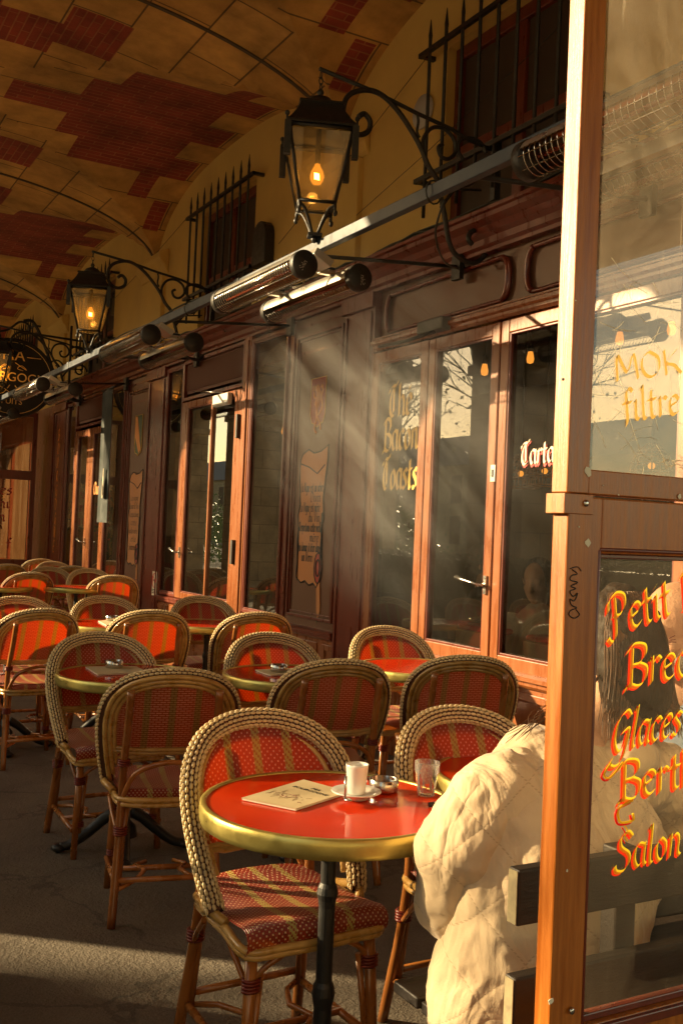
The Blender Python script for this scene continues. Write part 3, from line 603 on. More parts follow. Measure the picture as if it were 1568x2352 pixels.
# ================================================================== LETTERING (own broad-nib stroke alphabet)
GL = {
 'a': (0.55, [[(.46, .55), (.20, .62), (.06, .42), (.06, .18), (.20, .0), (.42, .14)], [(.46, .62), (.44, .12), (.54, .0)]]),
 'b': (0.55, [[(.08, 1.0), (.08, .06), (.26, -.02), (.46, .16), (.46, .44), (.30, .60), (.10, .46)]]),
 'c': (0.45, [[(.42, .52), (.26, .62), (.08, .46), (.07, .16), (.22, .0), (.42, .10)]]),
 'd': (0.56, [[(.44, .52), (.22, .60), (.06, .40), (.07, .12), (.22, .0), (.44, .14)], [(.34, 1.0), (.46, .8), (.46, .1), (.54, .0)]]),
 'e': (0.46, [[(.08, .30), (.40, .44), (.34, .60), (.18, .60), (.07, .42), (.08, .12), (.22, .0), (.42, .10)]]),
 'f': (0.38, [[(.42, .92), (.30, 1.02), (.18, .86), (.17, .0), (.06, -.22)], [(.02, .56), (.36, .58)]]),
 'g': (0.55, [[(.44, .54), (.22, .62), (.06, .42), (.08, .16), (.24, .02), (.44, .16)], [(.46, .60), (.44, -.20), (.24, -.36), (.04, -.24)]]),
 'h': (0.56, [[(.08, 1.0), (.08, .0)], [(.08, .42), (.28, .62), (.44, .46), (.43, .10), (.53, .0)]]),
 'i': (0.26, [[(.04, .52), (.12, .60), (.11, .10), (.22, .0)], [(.10, .82), (.16, .88)]]),
 'j': (0.26, [[(.04, .52), (.14, .60), (.12, -.2), (-.02, -.32)], [(.10, .82), (.16, .88)]]),
 'l': (0.26, [[(.04, .94), (.11, 1.02), (.10, .10), (.22, .0)]]),
 'm': (0.82, [[(.04, .54), (.10, .60), (.09, .0)], [(.10, .44), (.28, .62), (.38, .5), (.37, .0)], [(.38, .44), (.56, .62), (.67, .48), (.66, .10), (.78, .0)]]),
 'n': (0.56, [[(.04, .54), (.10, .60), (.09, .0)], [(.10, .44), (.28, .62), (.43, .48), (.42, .10), (.53, .0)]]),
 'o': (0.52, [[(.24, .61), (.07, .44), (.07, .16), (.22, .0), (.42, .14), (.43, .44), (.24, .61)]]),
 'p': (0.55, [[(.04, .54), (.10, .60), (.08, -.36)], [(.10, .46), (.30, .61), (.46, .44), (.45, .14), (.26, .0), (.10, .1)]]),
 'q': (0.55, [[(.44, .52), (.22, .60), (.06, .40), (.07, .12), (.22, .0), (.44, .14)], [(.46, .6), (.45, -.36)]]),
 'r': (0.40, [[(.04, .54), (.10, .60), (.09, .0)], [(.10, .42), (.26, .62), (.38, .54)]]),
 's': (0.42, [[(.38, .54), (.22, .62), (.08, .48), (.32, .26), (.32, .08), (.16, .0), (.04, .08)]]),
 't': (0.36, [[(.16, .88), (.14, .12), (.24, .0), (.36, .08)], [(.02, .58), (.34, .60)]]),
 'u': (0.56, [[(.04, .54), (.10, .60), (.09, .16), (.22, .0), (.42, .14)], [(.44, .60), (.43, .10), (.54, .0)]]),
 'v': (0.50, [[(.04, .58), (.10, .60), (.22, .0), (.42, .40), (.40, .60)]]),
 'A': (0.72, [[(.05, .0), (.36, 1.0), (.66, .0)], [(.14, .34), (.58, .36)]]),
 'B': (0.72, [[(.18, .98), (.16, .0)], [(.02, .84), (.20, 1.02), (.56, .96), (.60, .72), (.40, .54), (.20, .52)], [(.40, .54), (.66, .40), (.62, .10), (.38, -.02), (.08, .06), (.0, -.08)]]),
 'C': (0.66, [[(.60, .84), (.40, 1.02), (.12, .82), (.06, .34), (.26, .0), (.60, .12)]]),
 'D': (0.78, [[(.14, .98), (.14, .02)], [(.0, .86), (.30, 1.02), (.62, .84), (.68, .36), (.46, .02), (.06, .0)]]),
 'G': (0.78, [[(.66, .86), (.44, 1.02), (.14, .80), (.06, .34), (.26, .0), (.52, .08), (.62, .46)], [(.40, .48), (.66, .50), (.56, -.20), (.28, -.38), (.02, -.30), (.12, -.12)]]),
 'K': (0.70, [[(.12, 1.0), (.12, .0)], [(.60, 1.0), (.16, .50), (.42, .36), (.66, .0)]]),
 'L': (0.60, [[(.30, 1.0), (.18, .80), (.16, .06), (.56, .02)], [(.04, -.06), (.2, .06)]]),
 'M': (0.90, [[(.08, .0), (.16, 1.0), (.44, .30), (.72, 1.0), (.80, .0)]]),
 'O': (0.76, [[(.36, 1.02), (.10, .78), (.06, .30), (.30, .0), (.62, .20), (.66, .72), (.36, 1.02)]]),
 'P': (0.66, [[(.22, .98), (.18, .0), (.0, -.16), (-.10, -.04)], [(-.06, .62), (.0, .88), (.26, 1.04), (.54, .92), (.54, .62), (.32, .46), (.16, .50)]]),
 'Q': (0.78, [[(.36, 1.02), (.10, .78), (.06, .30), (.30, .0), (.62, .20), (.66, .72), (.36, 1.02)], [(.40, .2), (.74, -.12)]]),
 'R': (0.72, [[(.18, .98), (.16, .0)], [(.02, .84), (.24, 1.02), (.56, .92), (.54, .60), (.22, .50), (.66, .0)]]),
 'S': (0.64, [[(.58, .88), (.38, 1.04), (.14, .92), (.14, .66), (.48, .42), (.50, .14), (.28, -.02), (.02, .02), (-.04, .16)]]),
 'T': (0.70, [[(.66, 1.10), (.56, .96), (.30, .98), (.04, .88), (.0, .76)], [(.34, .94), (.12, .60), (.10, .20), (.32, .0), (.62, .14)], [(.36, .86), (.38, .14)]]),
 'V': (0.70, [[(.06, 1.0), (.14, .9), (.32, .0), (.62, .80), (.56, 1.0)]]),
 'U': (0.70, [[(.1, 1.0), (.1, .2), (.3, .0), (.55, .2), (.56, 1.0)]]),
 'I': (0.30, [[(.15, 1.0), (.15, .0)]]), 'N': (0.74, [[(.1, 0), (.1, 1.0), (.6, 0), (.6, 1.0)]]), 'E': (0.6, [[(.55, 1.0), (.1, 1.0), (.1, 0), (.55, 0)], [(.1, .5), (.45, .5)]]),
 'é': (0.46, [[(.08, .30), (.40, .44), (.34, .60), (.18, .60), (.07, .42), (.08, .12), (.22, .0), (.42, .10)], [(.2, .74), (.34, .9)]]),
 'è': (0.46, [[(.08, .30), (.40, .44), (.34, .60), (.18, .60), (.07, .42), (.08, .12), (.22, .0), (.42, .10)], [(.14, .9), (.28, .74)]]),
 'à': (0.55, [[(.46, .55), (.20, .62), (.06, .42), (.06, .18), (.20, .0), (.42, .14)], [(.46, .62), (.44, .12), (.54, .0)], [(.2, .9), (.34, .74)]]),
 '&': (0.6, [[(.5, .1), (.1, .7), (.25, .9), (.4, .7), (.05, .25), (.2, .0), (.5, .4)]]), ' ': (0.34, []), '-': (.4, [[(.05, .4), (.35, .4)]]),
}
def letters(text, P, U, V, h, nib=0.16, ang=40, width=1.0, slant=0.0, curvy=True, depth=0.0016, track=0.04, flour=0, mb=None):
    """strokes of a flat pen on the plane P + U*x + V*y; h = capital height in metres"""
    b = mb or MB(); U = Vector(U).normalized(); V = Vector(V).normalized(); Nn = U.cross(V).normalized(); x = 0; k = 0
    nx, ny = math.cos(R(ang))*nib/2, math.sin(R(ang))*nib/2
    for ch in text:
        w, st = GL.get(ch, (.5, []))
        for s in st:
            pts = [(p[0]*width, p[1]) for p in s]
            if curvy and len(pts) > 2: pts = [(q.x, q.y) for q in cat([(p[0], p[1], 0) for p in pts], 5)]
            k += 1; lift = 0.00025*(k % 3)
            L = []
            for (px, py) in pts:
                for sg in (1, -1):
                    qx = x+px+slant*py+sg*nx; qy = py+sg*ny
                    L.append(P+U*(qx*h)+V*(qy*h)+Nn*(depth+lift))
            n = len(pts)
            b.add(L, [(2*i, 2*i+2, 2*i+3, 2*i+1) for i in range(n-1)])
        x += w*width+track
    b.tw = x*h
    return b
def textwidth(text, width=1.0, track=0.04): return sum(GL.get(c, (.5, 0))[0]*width+track for c in text)
def letters_fit(text, A, Bp, V, h, **k):
    """lettering that runs from A to Bp"""
    U = Vector(Bp)-Vector(A); tw = textwidth(text, 1.0, k.get('track', 0.04)); k['width'] = max(.3, (U.length/h - len(text)*k.get('track', .04))/(tw-len(text)*k.get('track', .04)))
    return letters(text, Vector(A), U, V, h, **k)
def builtin_text(name, body, P, U, V, size, m, parent, extrude=0.001, bend=None, align='CENTER'):
    cu = bpy.data.curves.new('lettering_curve', 'FONT'); cu.body = body; cu.size = size; cu.extrude = extrude; cu.align_x = align
    o = bpy.data.objects.new('lettering_tmp', cu); COL.objects.link(o)
    dg = bpy.context.evaluated_depsgraph_get(); me = bpy.data.meshes.new_from_object(o.evaluated_get(dg)); bpy.data.objects.remove(o)
    U = Vector(U).normalized(); V = Vector(V).normalized(); W_ = U.cross(V)
    off = Vector(); q = parent
    while q is not None: off += Vector(q.location); q = q.parent
    for v in me.vertices:
        x, y, z = v.co
        if bend: x, y = bend(x, y)
        v.co = Vector(P)+U*x+V*y+W_*z-off
    me.materials.clear(); me.materials.append(m)
    o = bpy.data.objects.new(name, me); COL.objects.link(o); o.parent = parent; return o

# ================================================================== SHOPFRONT
X0 = 3.40
cf = empty('cafe_front', (X0, 8, 0), 'long varnished wood cafe front with tall glazed windows, painted panels and gilt lettering', 'shopfront')
Z0, Z1, ZT, ZC0, ZC1 = 0.66, 2.52, 2.58, 2.93, 3.12
YA, YB = 1.3, 14.3
# base wall, sill, transom, cornice
b = MB(); b.box((X0-.01, YA, 0), (X0+.12, YB, Z0-.05)); b.box((X0-.03, YA, 0), (X0-.0101, YB, .16))
for y in [YA+.08+i*.62 for i in range(21)]:
    b.box((X0-.022, y, .22), (X0-.0102, y+.05, Z0-.09)); b.box((X0-.022, y+.5, .22), (X0-.0102, y+.55, Z0-.09)); b.box((X0-.0205, y+.05, .22), (X0-.0102, y+.5, .26)); b.box((X0-.0205, y+.05, Z0-.13), (X0-.0102, y+.5, Z0-.09))
b.build('base_panelling', M['wood'], cf, bevel=0.004)
def along(name, y0, y1, prof, m):
    b = MB(); b.prism([(X0+px, y0, pz) for px, pz in prof], (0, y1-y0, 0)); return b.build(name, m, cf)
along('sill', YA, 5.70, [(.12, .60), (-.03, .60), (-.045, .615), (-.045, .635), (-.07, .64), (-.07, .662), (-.02, .675), (.12, .675)], M['wood'])
along('sill', 6.10, 9.72, [(.12, .60), (-.03, .60), (-.045, .615), (-.045, .635), (-.05, .64), (-.05, .655), (-.02, .665), (.12, .665)], M['wooddk'])
along('sill', 10.2, YB, [(.12, .60), (-.03, .60), (-.045, .615), (-.045, .635), (-.05, .64), (-.05, .655), (-.02, .665), (.12, .665)], M['wooddk'])
along('transom', YA, 5.70, [(.1, 2.535), (-.02, 2.535), (-.035, 2.55), (-.035, 2.565), (-.055, 2.575), (-.055, 2.595), (-.03, 2.61), (-.03, 2.62), (.1, 2.62)], M['wood'])
b = MB(); b.box((X0+.02, YA, 2.615), (X0+.1, YB, 2.97)); b.build('frieze', M['woodpanel'], cf)
along('cornice', YA, YB, [(.12, 2.93), (-.03, 2.93), (-.03, 2.95), (-.05, 2.965), (-.05, 3.0), (-.075, 3.02), (-.09, 3.05), (-.13, 3.075), (-.13, 3.10), (-.15, 3.105), (-.15, 3.125), (.12, 3.125)], M['wooddk'])
def frame_rect(b, y0, y1, z0, z1, w=.025, x=-.0, d=.03):
    b.box((X0+x-d, y0, z0), (X0+x, y0+w, z1)); b.box((X0+x-d, y1-w, z0), (X0+x, y1, z1))
    b.box((X0+x-d+.001, y0+w, z0), (X0+x, y1-w, z0+w)); b.box((X0+x-d+.001, y0+w, z1-w), (X0+x, y1-w, z1))
# arched frieze mouldings over the near windows
for (ya, yb) in ((2.95, 4.18), (4.38, 5.58), (1.45, 2.75)):
    b = MB(); zb, zt = 2.645, 2.885; r = .09
    pts = []
    for (cy, cz, a0) in ((yb-.04, zb+r, -90), (yb-.04, zt-r, 0), (ya+.04, zt-r, 90), (ya+.04, zb+r, 180)):
        for k in range(7):
            a = R(a0+k*15); pts.append((X0-.0, cy+math.cos(a)*r*.8, cz+math.sin(a)*r))
    b.tube(pts, .013, 6, closed=True)
    for (cy, sg) in ((ya-.02, 1), (yb+.02, -1)):
        pts2 = [(X0-.005, cy+sg*(.05*math.cos(R(a))), (zb+zt)/2+.115*math.sin(R(a))) for a in range(-90, 91, 15)]
        b.tube([(p[0], cy-sg*abs(p[1]-cy)*1.0+sg*.05, p[2]) for p in pts2], .017, 6)
    b.build('frieze_moulding', M['wooddk'], cf)
for (ya, yb) in ((5.75, 6.06), (6.12, 6.9), (7.0, 7.64), (9.74, 10.22), (10.28, 11.0), (13.62, 14.2)):
    b = MB(); frame_rect(b, ya, yb, 2.66, 2.88, .018, .02, .018); b.build('frieze_panel_moulding', M['wooddk'], cf)
# pilasters (solid, between windows)
def pil(y0, y1, z0=.0, z1=2.93, m='wooddk', proud=.03):
    b = MB(); b.box((X0-proud, y0, z0), (X0+.1, y1, z1))
    w = (y1-y0)
    if w > .16:
        for s in (y0+.03, y1-.05): b.box((X0-proud-.014, s, z0+.25), (X0-proud, s+.02, z1-.12))
        b.box((X0-proud-.03, y0-.01, z0), (X0-proud, y1+.01, z0+.2)); b.box((X0-proud-.03, y0-.01, z1-.1), (X0-proud, y1+.01, z1))
    return b.build('pilaster', M[m], cf, bevel=0.004)
pil(5.70, 6.10); pil(9.72, 10.24); pil(13.62, 14.25); pil(6.91, 6.98, proud=.012); pil(11.02, 11.10, proud=.02)
b = MB(); b.box((X0+.0, YA-1, 0), (X0+.1, YA, 2.93)); b.build('side_pier', M['wooddk'], cf)

# windows ------------------------------------------------------------------
def window(y0, y1, z0=Z0+.01, z1=Z1, mat_='wood', sw=.065, rail=.07, x=0.0, bars=(), arch=False, bead=True, text=None, handle=None, glass='glass'):
    """one casement: stiles and rails as frame, a pane, glazing beads, optional bars"""
    b = MB(); X = X0+x
    b.box((X-.03, y0, z0), (X+.03, y0+sw, z1)); b.box((X-.03, y1-sw, z0), (X+.03, y1, z1))
    b.box((X-.029, y0+sw, z0), (X+.029, y1-sw, z0+rail)); b.box((X-.029, y0+sw, z1-rail), (X+.029, y1-sw, z1))
    for bb in bars: b.box((X-.022, bb-.016, z0+rail), (X+.022, bb+.016, z1-rail))
    if arch:                       # shouldered head
        for (cy, sg) in ((y0+sw, 1), (y1-sw, -1)):
            n = 6; r = .10; pts = [(X-.02, cy, z1-rail), (X-.02, cy, z1-rail-r)]+[(X-.02, cy+sg*r*(1-math.cos(R(90*k/n))), z1-rail-r+r*math.sin(R(90*k/n))) for k in range(1, n+1)]
            b.prism(pts, (.04, 0, 0))
    o = b.build('window', M[mat_], cf, bevel=0.005)
    if bead:
        q = MB(); ya, yb, za, zb = y0+sw, y1-sw, z0+rail, z1-rail
        q.box((X-.024, ya, za), (X-.004, ya+.012, zb)); q.box((X-.024, yb-.012, za), (X-.004, yb, zb)); q.box((X-.023, ya+.012, za), (X-.004, yb-.012, za+.012)); q.box((X-.023, ya+.012, zb-.012), (X-.004, yb-.012, zb))
        q.build('glazing_bead', M['wooddk'], o, bevel=.003)
    p = MB(); p.add([(X, y0+sw, z0+rail), (X, y1-sw, z0+rail), (X, y1-sw, z1-rail), (X, y0+sw, z1-rail)], [(3, 2, 1, 0)])
    p.build('pane', M[glass], o)
    if handle:
        hy, hz, L = handle; h = MB()
        h.box((X-.042, hy-.012, hz-.05), (X-.031, hy+.012, hz+.05)); h.tube([(X-.04, hy, hz), (X-.085, hy, hz)], .009, 8)
        h.tube([(X-.085, hy-.006, hz), (X-.09, hy+L*.35, hz+.012), (X-.088, hy+L*.7, hz+.02), (X-.088, hy+L, hz+.03)], [.006, .007, .010, .014], 10)
        h.build('handle', M['steel'], o)
    return o
w1 = window(3.05, 4.36)
window(1.45, 3.0)
w2 = window(4.375, 5.05, handle=(4.41, 1.10, .20))
w3 = window(5.06, 5.70, arch=True, sw=.07)
w4 = window(6.985, 7.66, z1=2.90, mat_='wooddk', sw=.03, rail=.03)
st = MB(); st.box((X0-.035, 7.66, 0.0), (X0+.04, 7.80, 2.93)); st.box((X0-.05, 7.69, .3), (X0-.035, 7.71, 2.9)); st.build('door_post', M['wood'], cf, bevel=.004)
w5 = window(7.81, 9.23, mat_='wood', sw=.15, rail=.06, bars=(8.50,), handle=(9.12, 1.10, .13))
# hinge, closer bar above door 5
b = MB(); b.box((X0-.06, 7.82, 1.05), (X0-.031, 7.86, 1.25)); b.build('hinge', M['blackiron'], w5); b = MB(); b.box((X0-.06, 7.83, 2.1), (X0-.031, 7.86, 2.3)); b.build('hinge', M['blackiron'], w5)
b = MB(); b.box((X0-.075, 8.02, 2.40), (X0-.031, 8.36, 2.50)); o = b.build('closer_box', M['whitebox'], w5, bevel=.006)
b = MB(); b.tube([(X0-.06, 8.16, 2.51), (X0-.10, 8.5, 2.55), (X0-.03, 8.95, 2.60)], .006, 6); b.build('closer_arm', M['steel'], w5)
for (ya, yb) in ((7.83, 9.2), (11.95, 13.1)):
    lv = MB(); lv.box((X0+.0, ya, 2.60), (X0+.02, yb, 2.9))
    n = int((yb-ya)/.022)
    for k in range(n): lv.box((X0-.012, ya+.01+k*.022, 2.63), (X0, ya+.02+k*.022, 2.87))
    lo_ = lv.build('louvre', M['louvre'], cf)
    b = MB(); frame_rect(b, ya-.03, yb+.03, 2.535, 2.915, .03, .0, .03); b.build('louvre_frame', M['wooddk'], lo_)
w6 = window(9.235, 9.72, z1=2.90, mat_='wooddk', sw=.025, rail=.03)
w7 = window(11.75, 12.42, z1=2.50, mat_='wood', sw=.14, rail=.07)
w8 = window(12.43, 13.14, z1=2.50, mat_='wood', sw=.12, rail=.07, handle=(12.46, 1.10, .16))
w9 = window(13.15, 13.62, z1=2.90, mat_='wooddk', sw=.03, rail=.03)
w10 = window(11.10, 11.75, z1=2.90, mat_='wooddk', sw=.03, rail=.03)
# door closer on the near window
b = MB(); pA = at_x(1000, 748, X0-.05); b.box((X0-.10, pA.y-.13, 2.545), (X0-.03, pA.y+.13, 2.62)); o = b.build('door_closer', M['grey'], w2, bevel=.008)
b = MB(); b.tube([(X0-.09, pA.y-.05, 2.54), (X0-.17, 5.10, 2.50), (X0-.14, 5.45, 2.52)], .011, 6); b.build('arm', M['blackiron'], w2)
b = MB(); q = at_x(1132, 1087, X0-.032); b.box((X0-.036, q.y-.02, q.z-.045), (X0-.031, q.y+.02, q.z+.045)); b.build('lock_plate', M['whitebox'], w2)
b = MB(); b.box((X0-.04, q.y-.005, q.z-.02), (X0-.0362, q.y+.008, q.z+.02)); b.build('lock_slot', M['blackiron'], w2)
# gilt lettering on the panes
VZ = Vector((0, 0, 1)); UY = Vector((0, -1, 0))
def on_glass(text, x0, x1, y, h, m, w, **k):
    A = at_x(x0, y, X0-.004); B2 = at_x(x1, y, X0-.004); B2.z = A.z
    return letters_fit(text, A, B2, VZ, h, **k).build('lettering', M[m], w)
on_glass('Thé', 893, 946, 958, .20, 'gold', w3, nib=.15)
on_glass('Bacon', 880, 960, 1036, .20, 'gold', w3, nib=.15)
on_glass('Toasts', 878, 958, 1124, .20, 'gold', w3, nib=.15)
on_glass('Tarta', 1198, 1275, 1072, .115, 'redpaint', w1, nib=.2)
A = at_x(1196, 1068, X0-.008); B2 = at_x(1273, 1068, X0-.008); B2.z = A.z+.01
letters_fit('Tarta', A, B2, VZ, .115, nib=.15).build('lettering', M['whitepaint'], w1)
for (x0, x1, y, s) in ((197, 204, 1142, 'So'), (197, 204, 1160, 'Gl'), (216, 234, 1135, 'Chaud')):
    on_glass(s, x0, x1, y, .14, 'orangepaint', w7 if x0 > 205 else w8, nib=.2)
# notice on the glass
q = at_x(362, 1340, X0-.0); ns = MB(); ns.box((X0-.034, q.y-.065, q.z-.12), (X0-.0325, q.y+.065, q.z+.12))
no = tag(ns.build('no_smoking_notice', M['paperw']), 'small white notice with a red ring stuck low on the dark glass beside the door', 'notice')
b = MB(); b.tube([(X0-.036, q.y+.05*math.cos(R(a)), q.z+.03+.07*math.sin(R(a))) for a in range(0, 360, 15)], .004, 5, closed=True); b.tube([(X0-.036, q.y+.035, q.z+.08), (X0-.036, q.y-.035, q.z-.02)], .004, 5); b.build('ring', M['redpaint'], no)
b = MB(); b.box((X0-.037, q.y-.035, q.z+.025), (X0-.0345, q.y+.03, q.z+.037)); 
for k in range(3): b.box((X0-.037, q.y-.05, q.z-.065-k*.016), (X0-.0345, q.y+.05, q.z-.058-k*.016))
b.build('print', M['blackpaint'], no)

# painted panels ------------------------------------------------------------
def panel(y0, y1):
    b = MB(); b.box((X0+.005, y0, 0.62), (X0+.1, y1, 2.93)); o = b.build('painted_panel', M['woodpanel'], cf)
    f = MB(); frame_rect(f, y0+.05, y1-.05, .72, 2.80, .02, .004, .022); frame_rect(f, y0+.085, y1-.085, .755, 2.765, .010, .004, .014)
    f.build('panel_moulding', M['wooddk'], o, bevel=.004)
    return o
p1 = panel(6.10, 6.91); p2 = panel(10.24, 11.02)
def scroll(pan, yc, w, zt, zb, lines, fs):
    X = X0+.002
    rnd = random.Random(3); pts = []
    L = [(1.0, zt-.16), (.92, zt-.30), (.86, zt-.42), (.98, zt-.5), (.90, zt-.62), (.93, zt-.8), (.86, zt-.98), (.9, (zt+zb)/2-.1), (.97, zb+.30), (.90, zb+.14), (.98, zb+.02), (.6, zb-.02), (.3, zb), (0, zb-.03), (-.3, zb-.01), (-.55, zb-.04), (-.7, zb-.0), (-.8, zb+.05), (-.72, zb+.2), (-.82, zb+.5), (-.74, (zt+zb)/2), (-.84, zt-.85), (-.72, zt-.6), (-.86, zt-.52), (-.78, zt-.38), (-.9, zt-.22), (-1.0, zt-.1), (-1.0, zt), (-.5, zt-.04), (0, zt-.05), (.4, zt-.02), (.8, zt-.05), (.95, zt-.09)]
    poly = [(X, yc+a*w, z) for a, z in L]
    b = MB(); b.prism(poly, (-.002, 0, 0)); o = b.build('scroll', M['parch'], pan)
    q = MB(); q.tube([(X-.003, p[1], p[2]) for p in poly], .005, 5, closed=True)
    q.tube([(X-.003, yc+.95*w, zt-.12), (X-.003, yc+.3*w, zt-.15), (X-.003, yc-.3*w, zt-.2), (X-.003, yc-.8*w, zt-.14)], .005, 5); q.build('outline', M['blackpaint'], o)
    t = MB(); z = zt-.33; st = (zt-.33-zb-.14)/(len(lines)-1)
    for i, (s, a, b2) in enumerate(lines):
        A = Vector((X-.003, yc+a*w, z-i*st)); B3 = Vector((X-.003, yc+b2*w, z-i*st+.0)); t2 = letters_fit(s, A, B3, VZ, fs, nib=.13); t.add(t2.v, t2.f)
    t.build('verse', M['blackpaint'], o)
    s = MB(); cy, cz = yc-.62*w, zb+.10; s.prism([(X-.0025, cy+.055*math.cos(R(a)), cz+.11*math.sin(R(a))) for a in range(0, 360, 20)], (-.002, 0, 0)); s.build('seal', M['crestred'], o)
    s = MB(); s.tube([(X-.006, cy+.03*math.cos(R(a)), cz+.06*math.sin(R(a))) for a in range(0, 360, 30)], .006, 5, closed=True); s.tube([(X-.005, cy+.055*math.cos(R(a)), cz+.11*math.sin(R(a))) for a in range(0, 360, 30)], .005, 5, closed=True); s.build('seal_ring', M['blackpaint'], o)
    s = MB(); s.prism([(X-.0022, cy-.035, cz-.10), (X-.0022, cy+.02, cz-.10), (X-.0022, cy-.0, cz-.3), (X-.0022, cy-.02, cz-.37), (X-.0022, cy-.055, cz-.3)], (-.002, 0, 0)); s.build('ribbon', M['parch'], o)
    s = MB(); s.prism([(X-.0024, cy-.02, cz-.37), (X-.0024, cy-.0, cz-.3), (X-.0024, cy-.01, cz-.40)], (-.0022, 0, 0)); s.build('ribbon_tip', M['greenpaint'], o)
scroll(p1, 6.53, .215, 1.965, .99, [('La Vigne est un arbre', .84, -.78), ('Divin', .1, -.62), ('La Vigne est mère', .84, -.60), ('du Vin', .2, -.62), ('Respectons cette vieille', .86, -.80), ('mère', .05, -.60), ('Qui donne à téter dans', .92, -.74), ('un Verre', .60, -.22)], .068)
scroll(p2, 10.64, .22, 1.93, .93, [('La vigne', .7, -.5), ('donne le Vin', .8, -.6), ('Respectons', .8, -.7), ('cette', .5, -.4), ('vieille mère', .8, -.6), ('et le', .4, -.4), ('Santenay', .7, -.5)], .06)
def shield(pan, yc, zt, zb, w, m, band=None, beast=None):
    X = X0+.002; n = [(1, zt), (1, zb+.10), (.75, zb+.035), (.2, zb+.02), (0, zb), (-.2, zb+.02), (-.75, zb+.035), (-1, zb+.10), (-1, zt)]
    b = MB(); b.prism([(X, yc+a*w, z) for a, z in n], (-.003, 0, 0)); o = b.build('shield', M[m], pan)
    q = MB(); q.tube([(X-.004, yc+a*w, z) for a, z in n], .004, 5, closed=True); q.build('shield_edge', M['gold'], o)
    if band:
        b = MB(); b.prism([(X-.003, yc+w*.98, zt-.01), (X-.003, yc+w*.45, zt-.01), (X-.003, yc-w*.7, zb+.06), (X-.003, yc-w*.55, zb+.24), (X-.003, yc-w*.3, zb+.03)][:3]+[(X-.003, yc-w*.2, zb+.03), (X-.003, yc+w*.98, zt-.22)], (-.003, 0, 0)); b.build('diagonal_band', M['orangepaint'], o)
    if beast:
        b = MB(); zc = (zt+zb)/2+.0
        b.tube(cat([(X-.004, yc+.0, zc-.12), (X-.004, yc+.01, zc-.04), (X-.004, yc-.02, zc+.05), (X-.004, yc+.01, zc+.12)], 4), [.012]*5+[.024]*5+[.02]*3, 6)
        for pts in (((0, -.12), (.04, -.18), (.01, -.22)), ((0, -.10), (-.04, -.15), (-.05, -.2)), ((-.02, .03), (.05, .04), (.06, .08)), ((-.01, .06), (.05, .1), (.08, .09)), ((.0, -.1), (-.07, -.04), (-.05, .04), (-.08, .1))):
            b.tube(cat([(X-.004, yc+a, zc+z) for a, z in pts], 4), .009, 5)
        for a in (-.06, 0, .06): b.ball((X-.004, yc+a, zt-.07), .018, 6, 4)
        b.build('gilt_beast', M['orangepaint'], o)
shield(p1, 6.50, 2.46, 2.10, .115, 'crestred', beast=True)
shield(p2, 10.62, 2.52, 2.08, .12, 'greenpaint', band=True)
# vertical painted word on the far pilaster
vt = MB(); c = 0
for ch in 'BOURGOGNE':
    P = Vector((X0-.031, 14.05, 2.45-c*.19)); t2 = letters(ch, P, UY, VZ, .14, nib=.2, width=.9); vt.add(t2.v, t2.f); c += 1
vt.build('lettering', M['orangepaint'], cf)

# cable bundle, wires, discs -------------------------------------------------
b = MB(); rnd = random.Random(5)
for k in range(7):
    pts = [(X0-.06+rnd.uniform(-.05, .05), y, 3.135+rnd.uniform(0, .035)+ (0.03*math.sin(y*3+k) if k > 4 else 0)) for y in [1.5+i*.28 for i in range(46)]]
    b.tube(cat(pts, 2), .008, 5)
tag(b.build('cable_bundle', M['cable']), 'loose bundle of dark cables lying along the top of the shopfront cornice', 'cables')
def wire(a, c, label, r=.003):
    b = MB(); b.tube([a, (a+c)/2-Vector((0, 0, .02)), c], r, 4); tag(b.build('wire', M['cable']), label, 'wire')
wire(at_x(1285, 60, 3.46), at_x(745, 560, 3.46), 'thin dark wire slanting from the barred window down past the near lantern')
wire(at_x(985, 125, 3.46), at_x(640, 560, 3.46), 'thin wire running from the top bar of the near grille behind the lantern')
wire(at_x(430, 500, 3.46), at_x(250, 700, 3.46), 'thin wire slanting down the wall left of the middle barred window')
q = at_x(966, 255, 3.47); b = MB(); b.lathe([(0.0, .0), (.105, .0), (.11, .012), (.10, .022), (0, .022)], (XW-.024, q.y, q.z), 32, M4=Matrix.Rotation(R(90), 4, 'Y'))
tag(b.build('wall_disc', M['disc']), 'round pale disc fixed to the ochre wall beside the near barred window', 'disc')
q = at_x(603, 562, 3.45); b = MB()
pts = [(XW-.09, q.y+.13*math.cos(R(a)), q.z+.06+.13*math.sin(R(a))) for a in range(0, 181, 20)]+[(XW-.09, q.y-.13, q.z-.17), (XW-.09, q.y+.13, q.z-.17)]
b.prism(pts, (.09, 0, 0)); tag(b.build('wall_speaker', M['blackiron'], bevel=.01), 'black round-topped box on the ochre wall right of the middle barred window', 'speaker')
